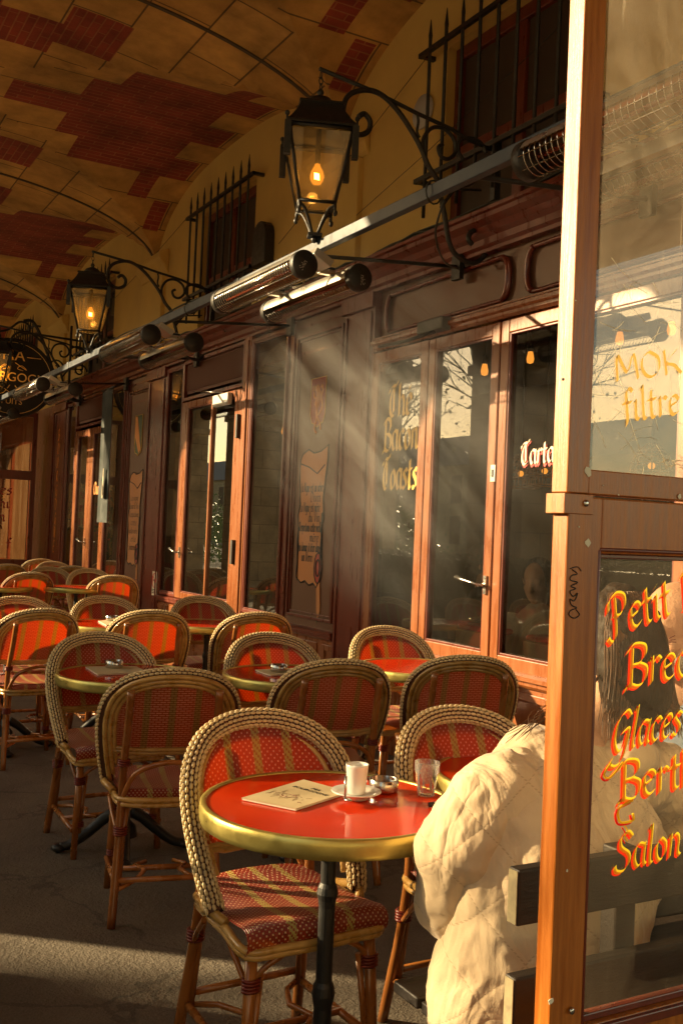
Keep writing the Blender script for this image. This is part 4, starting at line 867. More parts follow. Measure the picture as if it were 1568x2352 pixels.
# hanging banner
q0 = at_x(262, 905, 3.30); bn = empty('cloth_banner', (3.27, 11.35, 2.0), 'dark grey-green cloth banner hanging between the shield panel and the far door', 'banner')
b = MB(); b.add([(3.27+.015*math.sin(k*1.3), 11.62-.055*k, z) for z in (2.86, 1.35) for k in range(9)], [(k, k+1, k+10, k+9) for k in range(8)], smooth=True); b.build('cloth', M['banner'], bn)
b = MB(); b.tube([(3.27, 11.66, 2.87), (3.27, 11.12, 2.87)], .012, 8); b.build('rod', M['blackiron'], bn)
b = MB(); b.lathe([(0.0, 0), (.032, .01), (.034, .05), (.030, .18), (.012, .27), (.012, .34), (0, .34)], (0, 0, 0), 12, M4=Matrix.Scale(.12, 4, (1, 0, 0)))
b.v = [(3.245+v[0], 11.36+v[1], 1.62+v[2]) for v in b.v]; b.build('bottle_mark', M['whitepaint'], bn)

# interior room ---------------------------------------------------------------
rm = MB(); 
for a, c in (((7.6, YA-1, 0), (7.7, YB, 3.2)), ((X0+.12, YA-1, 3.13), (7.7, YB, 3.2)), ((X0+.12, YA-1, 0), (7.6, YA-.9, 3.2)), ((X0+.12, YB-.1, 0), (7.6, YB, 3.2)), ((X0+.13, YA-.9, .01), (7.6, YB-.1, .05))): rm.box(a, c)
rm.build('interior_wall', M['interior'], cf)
for (x0, x1, y, lab) in ((1042, 1136, 1505, 'tan boxed seat back with red top behind the window with the long handle'), (1196, 1275, 1545, 'tan boxed seat back with red top behind the window left of the screen post')):
    A = at_x(x0, y, 3.62); B2 = at_x(x1, y, 3.62); ya, yb = min(A.y, B2.y), max(A.y, B2.y)
    s = empty('banquette', (3.7, (ya+yb)/2, 0), lab, 'seat')
    b = MB(); b.box((3.62, ya, .1), (3.74, yb, .80)); b.build('back_board', M['tan'], s, bevel=.008)
    b = MB(); b.box((3.63, ya+.01, .80), (3.76, yb-.01, .835)); b.build('top_cushion', M['redvinyl'], s, bevel=.015)
    b = MB(); b.box((3.745, ya+.02, .1), (4.2, yb-.02, .46)); b.build('seat', M['redvinyl'], s, bevel=.02)
i = 0
for (x, y, X, lab) in ((1217, 822, 4.3, 'glowing amber pendant bulb inside, left of the screen post'), (1422, 778, 4.3, 'glowing amber pendant bulb behind the scratched glass, lower left of two'), (1541, 755, 4.3, 'glowing amber pendant bulb behind the scratched glass, upper right of two'), (652, 990, 4.6, 'small warm ceiling spot seen deep through the window left of the verse panel'), (575, 1183, 5.4, 'tiny orange lamp low behind the window left of the verse panel'), (1112, 850, 4.1, 'small brass spotlight behind the window with the door closer')):
    P = at_x(x, y, X); L = empty('pendant_bulb', P, lab, 'lamp', 'bulbs inside the cafe')
    b = MB(); b.lathe([(.0, .04), (.016, .04), (.022, .015), (.026, -.01), (.020, -.032), (0, -.04)], P, 14); gb = b.build('bulb_glass', M['bulbglow'], L); b = MB(); b.tube([P+Vector((0, 0, .02)), P-Vector((0, 0, .02))], .006, 6); b.build('filament', M['bulb'], gb)
    b = MB(); b.tube([P+Vector((0, 0, .04)), P+Vector((0, 0, .10))], [.024, .014], 8); b.tube([P+Vector((0, 0, .1)), Vector((P.x, P.y, 3.12))], .004, 5); b.build('cord', M['blackiron'], L)
for (x, y, lab) in ((1250, 1082, 'woven basket lampshade glowing faintly behind the pane lettered in cream'), (1195, 1088, 'woven basket lampshade, dimmer, behind the left part of the pane lettered in cream'), (1495, 1070, 'woven basket lampshade seen low through the scratched glass')):
    P = at_x(x, y, 4.2); L = empty('basket_lampshade', P, lab, 'lampshade', 'basket lampshades inside the cafe')
    b = MB()
    for k in range(16):
        a = 2*math.pi*k/16; b.tube([P+Vector((math.cos(a)*r, math.sin(a)*r, z)) for r, z in ((.03, .12), (.09, .06), (.12, -.03), (.13, -.09))], .004, 4)
    for r, z in ((.03, .12), (.06, .09), (.09, .06), (.108, .015), (.12, -.03), (.13, -.09)): b.tube([P+Vector((math.cos(R(a))*r, math.sin(R(a))*r, z)) for a in range(0, 360, 20)], .004, 4, closed=True)
    b.build('basket', M['rattan'], L)
    b = MB(); b.ball(P, .02, 8, 6); b.build('bulb_glass', M['bulbglow'], L)
    b = MB(); b.tube([P+Vector((0, 0, .12)), Vector((P.x, P.y, 3.12))], .004, 5); b.build('cord', M['blackiron'], L)
# ================================================================== CHAIRS
def make_chair():
    root = empty('bistro_chair', (0, 0, 0))
    HT = .86
    half = [(.200, .44), (.217, .53), (.229, .63), (.226, .71), (.203, .771), (.155, .818), (.083, .844), (0, HT-.008)]
    arch = [Vector((-x, 0, z)) for x, z in half]+[Vector((x, 0, z)) for x, z in reversed(half[:-1])]
    arch = cat(arch, 8)
    def yof(x, z): return -.02 + .19*max(0, (z-.44)/.42)**.9 + .065*(1-min(1, abs(x)/.24)**2)*min(1, (z-.40)/.25)
    path = [Vector((p.x, yof(p.x, p.z), p.z)) for p in arch]
    # resample evenly
    L = [0]
    for a, b in zip(path, path[1:]): L.append(L[-1]+(b-a).length)
    def samp(s):
        s = max(0, min(L[-1], s)); i = 0
        while i < len(L)-2 and L[i+1] < s: i += 1
        t = (s-L[i])/max(1e-9, L[i+1]-L[i]); p = path[i].lerp(path[i+1], t); T = (path[i+1]-path[i]).normalized(); return p, T
    base = MB(); beads = MB(); nrow = 72; K = 9
    cen = Vector((0, .12, .60)); ra, rb = .022, .0265
    rings = []
    for i in range(0, nrow*1+1, 2):
        p, T = samp(L[-1]*i/nrow); O = (p-cen); O = (O-T*O.dot(T)).normalized(); F = T.cross(O).normalized()
        if F.y > 0: F = -F
        rings.append([p+O*math.cos(a)*rb*.86+F*math.sin(a)*ra*.86 for a in [2*math.pi*k/10 for k in range(10)]])
    n = 10
    base.add([v for r_ in rings for v in r_], [(i*n+k, i*n+(k+1) % n, (i+1)*n+(k+1) % n, (i+1)*n+k) for i in range(len(rings)-1) for k in range(n)], smooth=True)
    for i in range(nrow):
        for k in range(K):
            s = L[-1]*(i+.5+(.5 if k % 2 else 0))/nrow
            if s > L[-1]: continue
            p, T = samp(s); O = (p-cen); O = (O-T*O.dot(T)).normalized(); F = T.cross(O).normalized()
            if F.y > 0: F = -F
            a = R(-46+k*28.5); D = O*math.cos(a)*rb+F*math.sin(a)*ra
            q = p+D*.90; nn = D.normalized(); B = Matrix((T, nn.cross(T), nn)).transposed()
            beads.ball(q, 1.0, 6, 4, sc=(.0098, .0049, .0042), B=B)
    base.build('back_rim', M['beadbase'], root); beads.build('rim_weave', M['bead'], root)
    # rattan tubes behind the rim
    rt = MB()
    for off, dy, r, lo in ((.006, .024, .009, .0), (.023, .023, .0085, .03), (.039, .017, .0085, .06)):
        pts = []
        for i in range(41):
            s = L[-1]*(lo+(1-2*lo)*i/40); p, T = samp(s); O = (p-cen); O = (O-T*O.dot(T)).normalized(); pts.append(p-O*off+Vector((0, dy, 0)))
        rt.tube(pts, r, 8)
    rt.build('back_frame', M['rattan_l'], root)
    # woven back panel, two skins of cane
    def ztop(x):
        best = .0
        for a, b in zip(arch, arch[1:]):
            if (a.x-x)*(b.x-x) <= 0 and abs(a.x-b.x) > 1e-6: best = max(best, a.z+(b.z-a.z)*(x-a.x)/(b.x-a.x))
        return best
    for nm, dy, mm in (('back_panel', .004, 'weave_f'), ('back_panel_rear', .0085, 'weave_b')):
        pb = MB(); nx, nz = 24, 10; vs = []; uv = []
        for i in range(nx+1):
            x = -.208+.416*i/nx; zt = ztop(x*1.03)-.014; zb = .575
            for j in range(nz+1):
                z = zb+(zt-zb)*j/nz; vs.append((x, yof(x, z)+dy, z)); uv.append((x, z))
        fs = [(i*(nz+1)+j, (i+1)*(nz+1)+j, (i+1)*(nz+1)+j+1, i*(nz+1)+j+1) for i in range(nx) for j in range(nz)]
        pb.add(vs, fs, [[uv[k] for k in f] for f in fs], smooth=True); pb.build(nm, M[mm], root)
    br = MB()
    for z, dy in ((.572, .012), (.560, .016)):
        br.tube([(x, yof(x, z)+dy, z-(.006 if abs(x) < .15 else 0)) for x in [-.215+.43*i/16 for i in range(17)]], .0085, 8)
    br.build('back_crossbar', M['rattan_l'], root)
    # seat: woven cushion shape with rolled front
    se = MB(); nx, ny = 16, 16; vs = []; uv = []
    def hw(y): return .192-.030*max(0, (y+.21)/.40)**1.5
    prof = [(-.205, .398), (-.222, .412), (-.226, .43), (-.218, .446), (-.20, .454)]+[(-.18+.36*i/10, .456-.012*math.sin(math.pi*i/10)) for i in range(11)]+[(.186, .44), (.18, .42)]
    for j, (y, z) in enumerate(prof):
        w = hw(max(y, -.21))
        for i in range(nx+1):
            t = -1+2*i/nx; xx = w*t; drop = .012*abs(t)**6; bow = -.012*(1-t*t) if y < -.15 else (.03*(1-t*t) if y > .12 else 0)
            vs.append((xx, y+bow, z-drop)); uv.append((t*.215, sum(math.hypot(prof[k][0]-prof[k-1][0], prof[k][1]-prof[k-1][1]) for k in range(1, j+1))))
    fs = [(j*(nx+1)+i, j*(nx+1)+i+1, (j+1)*(nx+1)+i+1, (j+1)*(nx+1)+i) for j in range(len(prof)-1) for i in range(nx)]
    se.add(vs, fs, [[uv[k] for k in f] for f in fs], smooth=True); se.build('seat', M['weave_s'], root)
    sf = MB()
    ring = [(-.186, -.205), (-.09, -.226), (0, -.232), (.09, -.226), (.186, -.205), (.190, -.05), (.184, .08), (.155, .19), (0, .215), (-.155, .19), (-.184, .08), (-.190, -.05)]
    c1 = cat([(x, y, .418 if y > -.15 else .398) for x, y in ring], 4, True); sf.tube(c1, .010, 8, closed=True)
    c2 = cat([(x*.985, y*.985, .400 if y > -.15 else .384) for x, y in ring], 4, True); sf.tube(c2, .009, 8, closed=True)
    for s in (-1, 1): sf.tube([(s*.188, -.06, .425), (s*.205, -.02, .44), (s*.215, .02, .44), (s*.185, .10, .425)], .012, 8)
    sf.build('seat_frame', M['rattan_l'], root)
    for s in (-1, 1):
        fl = MB(); fl.tube([(s*.160, -.175, .40), (s*.170, -.188, .2), (s*.178, -.198, 0)], [.0155, .0155, .013], 10)
        fl.tube([(s*.134, -.172, .33), (s*.150, -.18, .2), (s*.158, -.188, .10)], .009, 8)
        o = fl.build('leg', M['rattan'], root)
        w = MB()
        for z in (.300, .308, .316, .324, .128, .136, .144): w.tube([(s*.162+.021*math.cos(R(a)), -.183+.019*math.sin(R(a)), z) for a in range(0, 360, 30)], .0045, 5, closed=True)
        w.build('binding', M['wrap'], o)
        rl = MB(); rl.tube(cat([(s*.150, .262, .80), (s*.152, .225, .68), (s*.158, .185, .55), (s*.160, .17, .43), (s*.168, .20, .22), (s*.180, .245, 0)], 4), [.014]*17+[.0155]*3+[.0145], 10)
        rl.tube([(s*.135, .165, .42), (s*.150, .185, .30), (s*.158, .205, .12)], .009, 8)
        o = rl.build('leg', M['rattan'], root)
        w = MB()
        for z in (.300, .308, .316, .324): w.tube([(s*.160+.021*math.cos(R(a)), .188+.019*math.sin(R(a)), z) for a in range(0, 360, 30)], .0045, 5, closed=True)
        w.build('binding', M['wrap'], o); w = MB()
        for z in (.535, .543, .551): w.tube([(s*.158+.019*math.cos(R(a)), .185+.018*math.sin(R(a)), z) for a in range(0, 360, 30)], .0045, 5, closed=True)
        w.build('binding', M['wrap'], o)
    sr = MB()
    for s in (-1, 1):
        sr.tube([(s*.184, -.192, .115), (s*.166, .215, .125)], .0105, 8)
        sr.tube([(s*.05, -.05, .13), (s*.09, .0, .13), (s*.06, .07, .135), (s*.1, .16, .13), (s*.165, .22, .12)], .008, 8)
    sr.tube([(-.178, .01, .122), (.178, .01, .122)], .0105, 8)
    sr.tube([(-.17, .215, .15), (.17, .215, .15)], .010, 8)
    sr.build('stretcher', M['rattan'], root)
    for s in (-1, 1):
        for pts in ([(s*.165, -.17, .30), (s*.135, -.19, .345), (s*.09, -.205, .375)], [(s*.165, -.185, .29), (s*.178, -.12, .35), (s*.184, -.07, .39)], [(s*.165, .19, .29), (s*.185, .12, .35), (s*.195, .06, .40)]):
            ab = MB(); ab.tube(cat(pts, 4), .008, 6); ab.build('brace', M['rattan'], root)
    ab = MB(); ab.tube(cat([(-.155, .185, .43), (-.12, .215, .51), (-.04, .235, .548), (.04, .235, .548), (.12, .215, .51), (.155, .185, .43)], 5), .0095, 8)
    ab.build('brace', M['rattan'], root)
    for ch in root.children_recursive:
        if ch.type == 'MESH':
            for v in ch.data.vertices:
                if v.co.y < 0 and v.co.z < .47: v.co.y *= .76
    root.scale = (.99, .99, .99)
    return root
chair = make_chair(); used = [0]
def put_chair(x, y, rz, label, group='woven bistro chairs on the terrace'):
    o = placed(chair, used[0], x, y, 0, R(rz), label, 'chair', group); used[0] = 1; return o
# facing the camera (rz 0); top of the back stands .235 behind the centre
F, Bk = 0, 180
def top_at(px, py, facing, rz, label):
    P = at_z(px, py, .858); a = R(rz+facing); d = Vector((math.sin(-a), math.cos(a), 0))*.235
    return put_chair(P.x-d.x, P.y-d.y, rz+facing, label)
top_at(580, 1635, F, 2, 'nearest red and olive woven chair with cream braided rim, behind the coffee table')
top_at(1030, 1627, F, 0, 'woven chair facing out behind the beige jacket and the water glass')
top_at(405, 1540, Bk, -14, 'large shaded rattan chair back left of the nearest braided chair')
top_at(785, 1519, Bk, -12, 'rattan chair seen from behind in the shade, standing right behind the nearest braided chair')
top_at(1078, 1510, Bk, -22, 'half sunlit rattan chair seen from behind, its orange weave glowing beside the window sill')
top_at(222, 1455, F, 2, 'wide braided chair facing out in the shade behind the left table with ashtray and menu')
top_at(612, 1456, F, -3, 'braided chair facing out behind the middle table with ashtray and menu')
top_at(880, 1441, F, -5, 'braided chair facing out close to the window wall behind the bare red table')
top_at(100, 1401, Bk, 4, 'orange glowing chair seen from behind at the left edge, the nearest of the glowing ones')
top_at(352, 1404, Bk, -8, 'brightly lit orange chair seen from behind, with a pale streak of sun across its weave')
top_at(597, 1409, Bk, -6, 'dim brown chair back just below the window beside the verse panel')
top_at(236, 1371, F, 0, 'braided shaded chair facing out with an ashtray and menu in front of its right side')
top_at(458, 1371, F, -3, 'braided shaded chair facing out in front of the lit door post')
top_at(38, 1372, F, 2, 'braided chair facing out at the left edge behind the white folded menu')
top_at(74, 1316, Bk, 4, 'far glowing orange chair seen from behind near the left edge')
top_at(266, 1323, Bk, -6, 'far glowing orange chair seen from behind, right of the row, against the shield panel')
top_at(110, 1303, F, 3, 'far braided chair facing out, just behind the far left glowing chair')
top_at(203, 1307, F, -2, 'far braided chair facing out behind the small sunlit table edge')
top_at(20, 1297, Bk, 3, 'dark far chair seen from behind at the left edge, above the glowing ones')
top_at(97, 1285, Bk, 0, 'farthest and topmost chair back in the row, pale rim against the dark screen')
top_at(120, 1291, F, 6, 'far chair facing out whose rim overlaps the farthest chair back')
top_at(168, 1301, Bk, -4, 'far dim chair back showing between two braided chairs')

# ================================================================== TABLES
def make_table():
    root = empty('bistro_table', (0, 0, 0))
    b = MB(); b.lathe([(0, .7275), (.286, .7275)], (0, 0, 0), 72, smooth=False); b.lathe([(.286, .7275), (.2865, .712)], n=72); b.build('table_top', M['enamel'], root)
    b = MB(); b.lathe([(.286, .700), (.286, .7290), (.2885, .7312), (.297, .7312), (.300, .728), (.3015, .716), (.3012, .700), (.299, .688), (.290, .686), (.10, .694), (0, .694)], n=72); b.build('brass_rim', M['brass'], root)
    b = MB(); b.lathe([(.06, .694), (.055, .68), (.03, .665), (.0175, .65), (.0175, .545), (.022, .535), (.025, .52), (.021, .505), (.019, .49), (.019, .32), (.024, .31), (.027, .29), (.024, .275), (.021, .26), (.022, .13), (.05, .10), (.06, .06), (0, .06)], n=20, smooth=False); b.build('pedestal', M['iron'], root)
    for k in range(4):
        a = R(45+90*k); c, s = math.cos(a), math.sin(a); f = MB()
        pts = cat([(c*.03, s*.03, .16), (c*.08, s*.08, .13), (c*.15, s*.15, .07), (c*.21, s*.21, .03), (c*.25, s*.25, .022)], 4)
        f.tube(pts, [.026-.008*i/(len(pts)-1) for i in range(len(pts))], 8); f.ball((c*.255, s*.255, .018), .026, 10, 6, sc=(1.2, 1.2, .7)); f.build('foot', M['iron'], root)
    return root
table = make_table(); tu = [0]
def put_table(x, y, label, rz=0):
    o = placed(table, tu[0], x, y, 0, R(rz), label, 'table', 'round brass-edged tables on the terrace'); tu[0] = 1; return o
T1 = (1.155, 2.06)
put_table(*T1, 'nearest round red table with brass edge, holding the coffee cup, menu and water glass', 10)
put_table(1.33, 4.12, 'shaded round red table with brass edge at the left, holding an ashtray on a menu', 30)
put_table(2.0, 3.96, 'half shaded round red table in the middle, holding an ashtray on a menu', 20)
put_table(2.72, 4.05, 'bare round red table close to the window sill, reflecting the chair behind it', 5)
put_table(1.83, 2.10, 'round red table of which only a brass curve shows beside the beige shoulder', 15)
put_table(2.48, 6.15, 'shaded round table between the lit orange chair and the dim chair near the door', 0)
put_table(1.86, 6.18, 'sunlit brass-edged table with an ashtray and folded menu behind the row of orange chairs', 25)
put_table(1.25, 6.20, 'sunlit red table at the left edge holding a white folded menu', 40)
put_table(2.55, 9.65, 'small far table whose pale lit brass edge shows between two chair backs', 0)
put_table(1.85, 9.7, 'far table at the left edge, only a sliver of lit brass showing', 10)

# things on the tables
ZT_ = .7285
def menu(corners, n, label, nm='menu_booklet'):
    r0 = sum(corners, Vector())/4; o = empty(nm, (r0.x, r0.y, ZT_), label, 'menu', 'menus on the tables')
    b = MB(); b.prism([Vector((p.x, p.y, ZT_+.0005)) for p in corners], (0, 0, .004*n)); b.build('pages', M['paperw'], o)
    c = MB(); cs = [r0+(p-r0)*1.01 for p in corners]; m01 = (cs[0]+cs[1])/2; m23 = (cs[2]+cs[3])/2
    top = ZT_+.0005+.004*n
    c.prism([Vector((p.x, p.y, top+.0006)) for p in cs], (0, 0, .0012)); c.build('cover', M['paper'], o)
    return o, cs, top+.0022
cs = [at_z(x, y, ZT_) for x, y in ((556, 1838), (679, 1863), (800, 1824), (697, 1796))]
mo, cs, zt = menu(cs, 0.9, 'buff menu booklet with black title and small sketch on the nearest table')
e1 = (cs[2]-cs[1]).normalized(); e2 = (cs[3]-cs[2]); e2 = (e2-e1*e2.dot(e1)).normalized()
# title reads from the far long edge
U = (cs[2]-cs[3]).normalized(); V = (cs[3]-cs[0]); V = (V-U*V.dot(U)).normalized(); ctr = sum(cs, Vector())/4; ctr.z = zt
builtin_text('title', 'MA', ctr+V*.055, U, V, .020, M['blackpaint'], mo, .0002)
builtin_text('title', 'BOURGOGNE', ctr+V*.036, U, V, .018, M['blackpaint'], mo, .0002)
sk = MB(); rnd = random.Random(9)
for k in range(34):
    a = ctr-V*.035+U*rnd.uniform(-.055, .055)+V*rnd.uniform(-.018, .022); a.z = zt; d = (U*rnd.gauss(0, .3)+V*rnd.gauss(0, 1)).normalized()*rnd.uniform(.006, .022)
    sk.tube([a, a+d],   .00028, 4)
sk.tube([ctr-V*.03+U*math.cos(R(t))*.022+V*math.sin(R(t))*.011 for t in range(0, 360, 20)], .0006, 4, closed=True)
sk.build('sketch', M['wrap'], mo)
def cupset():
    P = at_z(817, 1834, ZT_); s = empty('saucer', (P.x, P.y, ZT_), 'white porcelain saucer under the espresso cup on the nearest table', 'saucer')
    b = MB(); b.lathe([(0, .002), (.030, .001), (.032, .007), (.046, .012), (.0585, .017), (.0595, .0185), (.058, .020), (.044, .0155), (.030, .011), (0, .010)], (P.x, P.y, ZT_), 48); b.build('dish', M['porcelain'], s)
    c = empty('espresso_cup', (P.x, P.y, ZT_+.0105), 'tall white porcelain espresso cup standing on the saucer', 'cup'); z = ZT_+.0105
    b = MB(); b.lathe([(0, .001), (.019, .001), (.021, .004), (.0235, .03), (.0265, .064), (.0275, .070), (.0262, .0705), (.0248, .064), (.022, .03), (.019, .007), (0, .006)], (P.x, P.y, z), 40)
    d = (-_r).normalized(); h = Vector((.6, .75, 0)).normalized()
    b.tube(cat([P+h*.024+Vector((0, 0, .066)), P+h*.042+Vector((0, 0, .060)), P+h*.044+Vector((0, 0, .038)), P+h*.024+Vector((0, 0, .026))], 5), .0035, 8); b.build('body', M['porcelain'], c)
    sp = empty('coffee_spoon', (P.x-.03, P.y, z), 'dark steel coffee spoon leaning on the left side of the espresso cup', 'spoon')
    q = at_z(792, 1836, ZT_+.013); b = MB(); b.tube([q+Vector((0, 0, .001)), q+Vector((.002, .004, .052))], [.0022, .0035], 6); b.ball(q+Vector((0.004, -.008, .001)), .01, 8, 5, sc=(1, 1.5, .3)); b.build('handle', M['steel'], sp)
cupset()
def ashtray(P, label, r=.036):
    o = empty('ashtray', (P.x, P.y, P.z), label, 'ashtray', 'steel ashtrays on the tables')
    b = MB(); n = 48; prof = [(0, .001), (r*.93, .001), (r, .006), (r, .030), (r-.0015, .031), (r-.003, .030), (r-.003, .005), (0, .004)]
    b.lathe(prof, P, n)
    for a in (20, 140, 260):                            # cigarette rests
        c = Vector((math.cos(R(a))*(r-.001), math.sin(R(a))*(r-.001), .0255)); b.box(P+c-Vector((.005, .005, .002)), P+c+Vector((.005, .005, .0035)), rot=Matrix.Rotation(R(a), 3, 'Z'), mi=1)
    b.build('bowl', [M['steel'], M['beadbase']], o); return o
ashtray(at_z(880, 1817, ZT_), 'brushed steel ashtray between the espresso cup and the water glass')
M['clearg'] = glassmat('clear_tumbler', (1, 1, 1), .9, dirt=.07, dirtc=(.9, .88, .82)); M['clearw'] = glassmat('clear_water', (.99, .99, .98), .6)  # whitish haze put into the tumbler's film so the clear glass shows
P = at_z(978, 1827, ZT_); gobj = empty('water_glass', P, 'small faceted glass half full of water on the nearest table', 'glass')
b = MB(); n = 36
def ringv(r, z, fac): return [(r*(1-fac*.05*(1+math.cos(9*2*math.pi*k/n))), 2*math.pi*k/n, z) for k in range(n)]
rings = [ringv(.0205, .001, 0), ringv(.0215, .004, 1), ringv(.0245, .03, 1.2), ringv(.0275, .052, 1), ringv(.0295, .060, 0), ringv(.0305, .080, 0), ringv(.0300, .0815, 0), ringv(.0288, .080, 0), ringv(.0270, .058, 0), ringv(.0205, .010, 0), ringv(.001, .009, 0)]
vs = [(P.x+r*math.cos(a), P.y+r*math.sin(a), P.z+z) for rg in rings for r, a, z in rg]
b.add(vs, [(i*n+k, i*n+(k+1) % n, (i+1)*n+(k+1) % n, (i+1)*n+k) for i in range(len(rings)-1) for k in range(n)], smooth=True); b.add([], [tuple(reversed(range(n)))]) if False else None
b.f.append(tuple(reversed(range(n)))); b.uv.append(None); b.mi.append(0); b.sm.append(False)
b.build('tumbler', M['clearg'], gobj)
b = MB(); b.lathe([(0, .0105), (.0200, .0108), (.0255, .052), (.0256, .0525), (0, .0525)], P, 36); b.build('water', M['clearw'], gobj)
P = at_z(1006, 1853, ZT_); li = empty('lighter', P, 'small white lighter with black end lying by the sleeve on the nearest table', 'lighter')
b = MB(); dv = (at_z(1030, 1850, ZT_)-at_z(990, 1852, ZT_)).normalized(); b.tube([P-dv*.010+Vector((0, 0, .006)), P+dv*.045+Vector((0, 0, .006))], .0055, 10); b.build('case', M['porcelain'], li)
b = MB(); b.tube([P-dv*.024+Vector((0, 0, .006)), P-dv*.0105+Vector((0, 0, .006))], .0054, 10); b.build('cap', M['blackpaint'], li)
for (px, py, mc, lab) in ((262, 1537, ((197, 1534), (225, 1552), (338, 1547), (312, 1533)), 'left shaded table'), (640, 1546, ((586, 1541), (622, 1554), (712, 1546), (690, 1537)), 'middle table'), (257, 1428, ((226, 1428), (245, 1438), (286, 1434), (268, 1425)), 'sunlit table behind the orange chairs')):
    c4_ = [at_z(x, y, ZT_) for x, y in mc]; _, _, zz_ = menu(c4_, 1.0, 'flat buff menu under the ashtray on the %s' % lab)
    P = at_z(px, py, ZT_); P.z = zz_+.0003; ashtray(P, 'steel ashtray resting on the menu on the %s' % lab, .038)
c4_ = [at_z(x, y, ZT_) for x, y in ((4, 1436), (22, 1441), (34, 1432), (14, 1427))]; menu(c4_, 2.0, 'pale folded menu on the sunlit table at the left edge')

# ================================================================== HEATERS AND RAIL
XR = 2.36
zr = at_x(830, 517, XR).z
rl = empty('heater_rail', (XR, 7, zr), 'long dark metal rail carrying the heaters above the terrace', 'rail')
b = MB(); b.box((XR-.02, 1.3, zr-.035), (XR+.02, 14.2, zr+.022)); b.box((XR-.026, 5.55, zr-.040), (XR+.026, 5.62, zr+.027)); b.box((XR-.026, 9.5, zr-.040), (XR+.026, 9.55, zr+.027)); b.build('beam', M['rail'], rl, bevel=.004)
for y in (3.3, 4.75, 6.9, 8.85, 11.0, 12.95):
    b = MB(); b.tube([(XR, y, zr-.01), (X0-.0, y+.02, zr+.1)], .011, 6); b.box((X0-.06, y-.02, zr+.02), (X0-.03, y+.06, zr+.16)); b.build('stay', M['blackiron'], rl)
b = MB()
for y in (3.55, 6.4): b.tube([(XR+.04*math.cos(R(a)), y, zr-.008+.05*math.sin(R(a))) for a in range(0, 360, 30)], .004, 5, closed=True)
b.tube(cat([(XR+.02, 3.5, zr-.05), (XR+.05, 3.6, zr-.16), (XR+.2, 3.75, zr-.22), (XR+.6, 4.2, zr-.1)], 5), .005, 5)
b.tube(cat([(XR, y, zr+.035+.01*math.sin(y*5)) for y in [5.7+.25*k for k in range(14)]], 2), .006, 5); b.build('cable', M['cable'], rl)
def make_heater():
    """shell along y, opening towards -x and down"""
    root = empty('patio_heater', (0, 0, 0)); Lh = .49; r = .066; a0, a1 = R(-20), R(175)   # angle measured in x-z from +x counterclockwise
    b = MB(); n = 18; vs = []
    rot = R(35)
    for rr in (r, r-.006):
        for yy in (-Lh, Lh):
            for k in range(n+1):
                a = a0+(a1-a0)*k/n-rot*0+R(15); vs.append((rr*math.cos(a), yy, rr*math.sin(a)))
    m = n+1
    fs = [(k, k+1, m+k+1, m+k) for k in range(n)]
    b.add(vs[:2*m], fs, smooth=True); b.build('shell', M['heater'], root)
    b = MB(); b.add(vs[2*m:], [(m+k, m+k+1, k+1, k) for k in range(n)], smooth=True); b.build('reflector', M['reflector'], root)
    for s in (-1, 1):
        c = MB(); c.lathe([(0, 0), (r*1.02, 0), (r*1.05, .008), (r*1.05, .04), (r*.98, .045), (0, .045)], (0, 0, 0), 28, M4=Matrix.Rotation(R(-90 if s > 0 else 90), 4, 'X'))
        c.v = [(v[0], v[1]+s*(Lh-.005), v[2]) for v in c.v]; c.build('end_cap', M['blackiron'], root)
    g_ = MB(); 
    for i in range(34):
        y = -Lh+.03+i*(2*Lh-.06)/33; g_.tube([(r*1.02*math.cos(a), y, r*1.02*math.sin(a)) for a in [R(190)+R(138)*k/8 for k in range(9)]], .0018, 4)
    for a in (R(215), R(255), R(300)): g_.tube([(r*1.04*math.cos(a), -Lh, r*1.04*math.sin(a)), (r*1.04*math.cos(a), Lh, r*1.04*math.sin(a))], .002, 4)
    g_.build('grille', M['steel'], root)
    t_ = MB(); t_.tube([(0, -Lh+.02, .0), (0, Lh-.02, .0)], .009, 8); t_.build('element', M['tube'], root)
    k_ = MB()
    for y in (-.30, .30): k_.box((.03, y-.015, .045), (.12, y+.015, .085)); k_.tube([(.06, y-.02, .075), (.06, y+.02, .075)], .016, 8)
    k_.build('bracket', M['heater'], root, bevel=.003)
    j = MB(); j.box((.02, -.50, .085), (.13, -.36, .125)); j.tube(cat([(.05, -.40, .10), (0, -.30, .12), (-.02, -.22, .07), (.04, -.24, .05), (.07, -.34, .10)], 5), .007, 6); j.tube(cat([(.07, -.38, .11), (.03, -.22, .15), (.0, -.10, .09), (.06, -.12, .06)], 5), .006, 6)
    j.build('junction_box', M['heater'], root, bevel=.004)
    return root
heater = make_heater(); hu = [0]
def put_heater(x, y, z, tilt, label, flip=False):
    o = placed(heater, hu[0], x, y, z, 0, label, 'heater', 'tube heaters slung from the rail'); hu[0] = 1
    o.rotation_euler = (0, R(tilt), R(180) if flip else 0); return o
zh = at_x(684, 619, 2.22).z
# the mirrored heater of each pair is turned round the vertical
for y, lab in ((2.22, 'nearest pair'), (4.93, 'pair in front of the near lantern'), (7.22, 'pair below the middle barred window'), (10.4, 'sunlit pair under the hanging sign'), (13.3, 'farthest pair at the left edge')):
    put_heater(2.20, y, zh, 28, 'street-side silver tube heater of the %s' % lab)
    put_heater(2.52, y+.02, zh-.01, 0, 'wall-side silver tube heater of the %s' % lab, True)
b = MB()
for y in (2.22, 4.93, 7.22, 10.4, 13.3):
    for s in (-.3, .3): b.box((2.24, y+s-.014, zh+.06), (2.48, y+s+.014, zh+.07)); b.box((XR-.02, y+s-.01, zh+.07), (XR+.02, y+s+.01, zr-.04))
b.build('crosspiece', M['rail'], rl)
